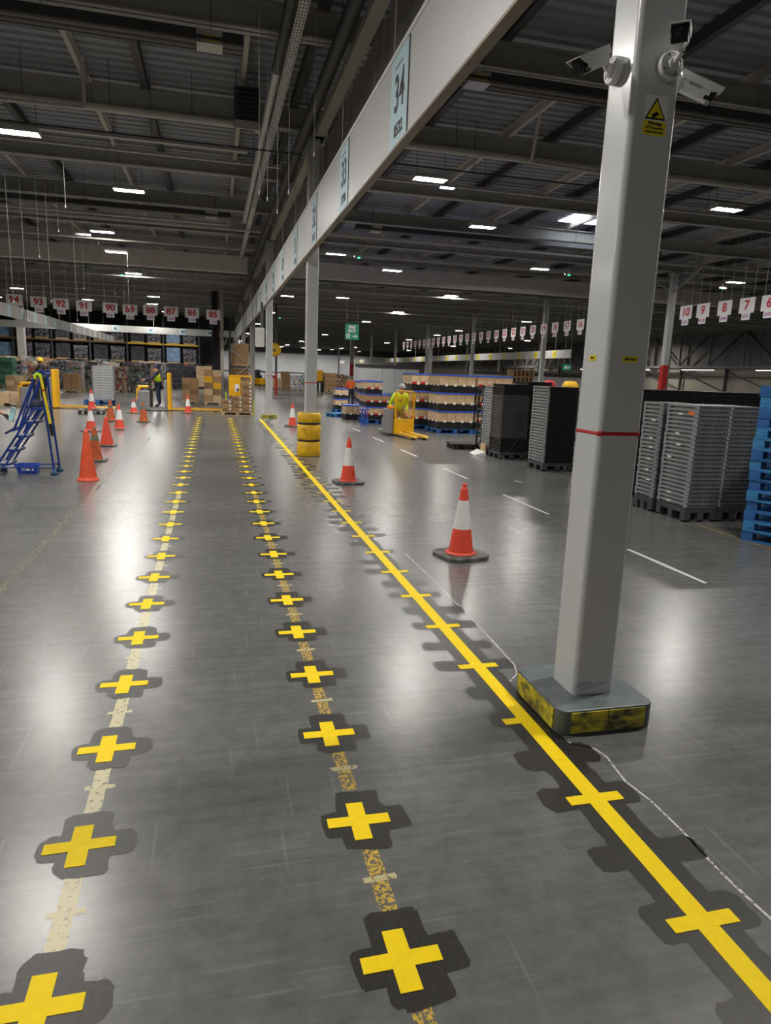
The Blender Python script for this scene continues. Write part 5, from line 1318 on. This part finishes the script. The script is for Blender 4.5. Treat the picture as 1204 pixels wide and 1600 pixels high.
for r,(Y,x0,x1) in enumerate(((47.5,-15.5,-5.6),(51.2,-17,-5.9),(55.5,-18,-1.2),(58.2,-18,-1.2))):
    x = x0; i = 0
    while x < x1:
        w = q.uniform(.95,1.25)
        load((x+w/2,Y+q.uniform(-.3,.3),0), w, .95, q.uniform(1.35,1.95), tint[q.choice((9,10,11,12,9,10,12,4,10,11,7))], f'floor goods under the back racking, {nth(i,"first")} from the left in {("front","second","third","last")[r]} line', 'floor goods before the racking', q.uniform(-.05,.05), 'wrapped_load', q.random() < .6)
        x += w+q.uniform(.12,.5); i += 1
# grey crates on blue pallets carried by the ladder truck
for k in range(2): pallet((-4.28,28.35,.146*k), 0, f'blue pallet, {("lower","upper")[k]} one under the light grey crate stack', 'blue pallets under the light grey crates', 1.0, .9, .145, M_BLUEP, 'blue_pallet')
pallet((-3.95,26.4,0), .1, 'wooden pallet flat on the floor before the blue pallets', None, .95, .8, .11, M_WOOD)
a = on_y(146,622,28.3); c = on_y(179,622,28.3)
for k in range(13): crate(((a.x+c.x)/2,28.4,.294+.098*k), PI/2*0, f'light grey plastic crate, {nth(k,"lowest")} of the stack on the blue pallets', 'light grey crates on the blue pallets', round(c.x-a.x,2), .62, .098, mat('pale_grey_crate', (.34,.36,.38), .45, var=.08), M_GREYC)
bp = thing('plastic_pallet', 'black plastic pallet lying flat under the red and white cone', 'pallet', (-4.0,24.75,0), .08)
MB().box(-.40,.40,-.35,.35,.10,.14).build('deck', M_GREYC, bp)
for i in range(5): MB().box(-.40+.19*i-.0,-.40+.19*i+.045,-.35,.35,0,.10).build('foot', M_BLACK, bp)

# racking at the back
rr = thing('pallet_rack', 'long dark pallet racking at the back of the left hall', 'rack', (0,61,0))
for k in range(9):
    x = -24+2.85*k; MB().box(x-.06,x+.06,-.1,1.0,0,6.3).build('upright', M_RACKD, rr)
for z, m in ((1.86,M_WOOD),(3.42,M_ORANGE)):
    for k in range(8):
        x = -24+2.85*k; MB().box(x+.06,x+2.79,-.1,.0,z-.13,z).build('beam', (M_RACKY if (z > 3 and k > 5) else mat('brown_rack_beam', (.16,.085,.035), .6)), rr); MB().box(x+.06,x+2.79,0,1.0,z-.05,z).build('shelf', M_RACKD, rr)
cols = [6,5,7,7,8,0,6]
for L, z in ((0,1.86),(1,3.42)):
    for k in range(16):
        x = -24+2.85*(k//2)+.76+1.33*(k%2)
        if x > -1.2: continue
        i = k % 7; near = x > -6
        m = (tint[6],tint[12],M_MIX[3],tint[7],tint[8],tint[6],tint[12])[i] if near else (tint[12],tint[7],tint[12],tint[7],tint[12],tint[6] if k == 5 else tint[7],tint[12])[i]
        h = (1.28,1.15,1.3,1.22)[(k+L) % 4]
        t = thing('drum_load', f'wrapped goods on the {("lower","upper")[L]} shelf of the back racking, {nth(k,"first")} from the left', 'goods', (x,61.6,z+.004), 0, f'goods on the {("lower","upper")[L]} shelf of the back racking')
        b = MB(); b.box(-.56,.56,-.42,.42,.12,h); b.build('goods', m, t, bevel=.05); MB().box(-.5,.5,-.45,.45,0,.12).build('pallet', M_WOOD, t)
struct(MB().box(-40,.9,66.0,66.2,0,6.5).build('dark_backing_wall', M_STEELD))  # dark sheet added so the view behind the racking stays dark

# ================================================================== MIDDLE DISTANCE
ub = thing('wall_unit', 'white cabinet hung left of the third column below the board', 'wall unit', (1.57,24.6,2.43))
MB().box(-.16,.14,-.1,.12,0,.64).build('cabinet', M_WHITE, ub, bevel=.015); b = MB(); b.path([(.05,0,.64),(.05,0,1.5)],.045,10); b.build('flue_pipe', M_STEELD, ub); MB().box(.14,.21,-.05,.05,.2,.3).build('bracket', M_STEELD, ub)
ys = thing('round_sign', 'round yellow disc on a red footed post beyond the third column', 'round sign', (4.05,47,0))
MB().box(-.07,.07,-.07,.07,1.5,5.9).build('post', M_STEELD, ys); MB().box(-.075,.075,-.075,.075,0,1.5).build('red_foot', M_RED, ys)
b = MB(); b.lathe([(0,-.03),(.42,-.03),(.44,0),(.42,.03),(0,.03)],28,True,Matrix.Translation((-.12,-.12,2.95)) @ Matrix.Rotation(PI/2,4,'X')); b.build('disc', M_GUARD, ys); MB().box(-.2,-.06,-.155,-.15,2.85,3.0).build('disc_hub', M_BLACK, ys)
t = thing('steel_column', 'grey column with a red foot near the orange vest', 'column', tuple(on_z(548,606,0))); MB().box(-.16,.16,-.16,.16,2.6,5.95).build('shaft', M_STEEL, t); MB().box(-.165,.165,-.165,.165,0,2.6).build('red_foot', M_RED, t)
ra = thing('guard_rail', 'dark horizontal rail behind the cages beyond the columns', 'rail', tuple(on_z(430,606,0)))
MB().box(-6,6,-.04,.04,1.35,1.45).build('rail', M_STEELD, ra)
for k in range(5): MB().box(-6+3*k-.05,-6+3*k+.05,-.05,.05,0,1.4).build('post', M_STEELD, ra)
def far_truck(px, yb, label, s=1.0, body=None, rz=0.0):
    p = on_z(px,yb); t = thing('reach_truck', label, 'truck', (p.x,p.y,0), rz); t.scale = (s,s,s)
    MB().box(-.45,.45,-.6,.5,.15,1.0).build('body', body or M_TRUCKY, t, bevel=.06); MB().box(-.4,.4,.5,.62,.1,2.1).build('mast', M_STEELD, t)
    b = MB(); 
    for x in (-.4,.4):
        for y2 in (-.5,.4): b.tube((x,y2,1.0),(x*.9,y2*.8,1.95),.03,6)
    b.box(-.42,.42,-.5,.42,1.92,1.98); b.build('overhead_guard', M_STEELD, t)
    for x in (-.38,.38):
        for y2 in (-.4,.4): q = MB(); q.tube((x-.06,y2,.16),(x+.06,y2,.16),.16,14); q.build('wheel', M_BLACK, t)
    MB().box(-.2,.2,-.2,.15,1.0,1.4).build('seat', M_BLACK, t)
    return t
far_truck(406,603,'yellow reach truck far beyond the fourth column',.75,None,.6)
et = thing('pallet_truck', 'yellow and black electric truck right of the second column', 'pallet truck', tuple(on_z(498,613,0)))
MB().box(-.42,.32,-.35,.35,.06,.85).build('chassis', M_BLACK, et, bevel=.03); MB().box(-.30,.30,-.2,.2,.85,1.75).build('yellow_body', M_TRUCKY, et, bevel=.08); MB().box(-.06,.06,-.36,-.35,.1,.75).build('white_stripe', M_WHITE, et); MB().box(.30,.36,-.3,.3,.06,1.2).build('backrest', M_STEELD, et)
for x in (-.25,.2): q = MB(); q.tube((x-.05,0,.07),(x+.05,0,.07),.07,14); q.build('wheel', M_BLACK, et)
for px,yb,w,h,m,lab in ((464,611,1.1,1.25,0,'white wrapped goods pallet beyond the barrel guard column'),(446,607,.8,1.5,3,'tall brown carton goods left of the white pallet'),(432,608,.9,.9,4,'low brown goods beside the red footed post'),(425,605,.9,1.1,2,'reddish goods beside the red footed post'),
        (516,612,1.0,1.55,3,'brown carton goods right of the electric truck'),(530,610,.9,1.45,8,'tan goods left of the orange vest'),(508,606,1.3,1.5,0,'pale goods behind the electric truck'),(537,606,1.0,1.3,4,'pale brown goods behind the orange vest'),(480,604,1.2,1.2,0,'pale goods behind the second column')):
    p = on_z(px,yb); load((p.x,p.y+.4,0), w, .8, h, {3:tint[3],0:tint[11],8:tint[9]}.get(m, tint[m]), lab, None, 0, 'wrapped_load')
gl = thing('exit_sign', 'small green exit sign behind the yellow numbered board', 'exit sign', tuple(on_y(885,574,40)))
MB().box(-.32,.32,-.02,.02,-.2,.2).build('panel', M_GREEN, gl); b = MB(); b.tube((-.2,0,.2),(-.2,0,6.55-gl.location.z),.008,5); b.tube((.2,0,.2),(.2,0,6.55-gl.location.z),.008,5); b.build('suspension_wire', M_PIPE, gl)
b = MB(); b.box(-.2,.05,-.024,-.02,-.1,.1); b.add([(.1,-.024,-.12),(.25,-.024,0),(.1,-.024,.12)],[(0,1,2)]); b.build('arrow', M_WHITE, gl)
for o in COL.objects:                                                # parts of one kind keep Blender's own suffixes
    if o.type == 'LIGHT': o.select_set(False)
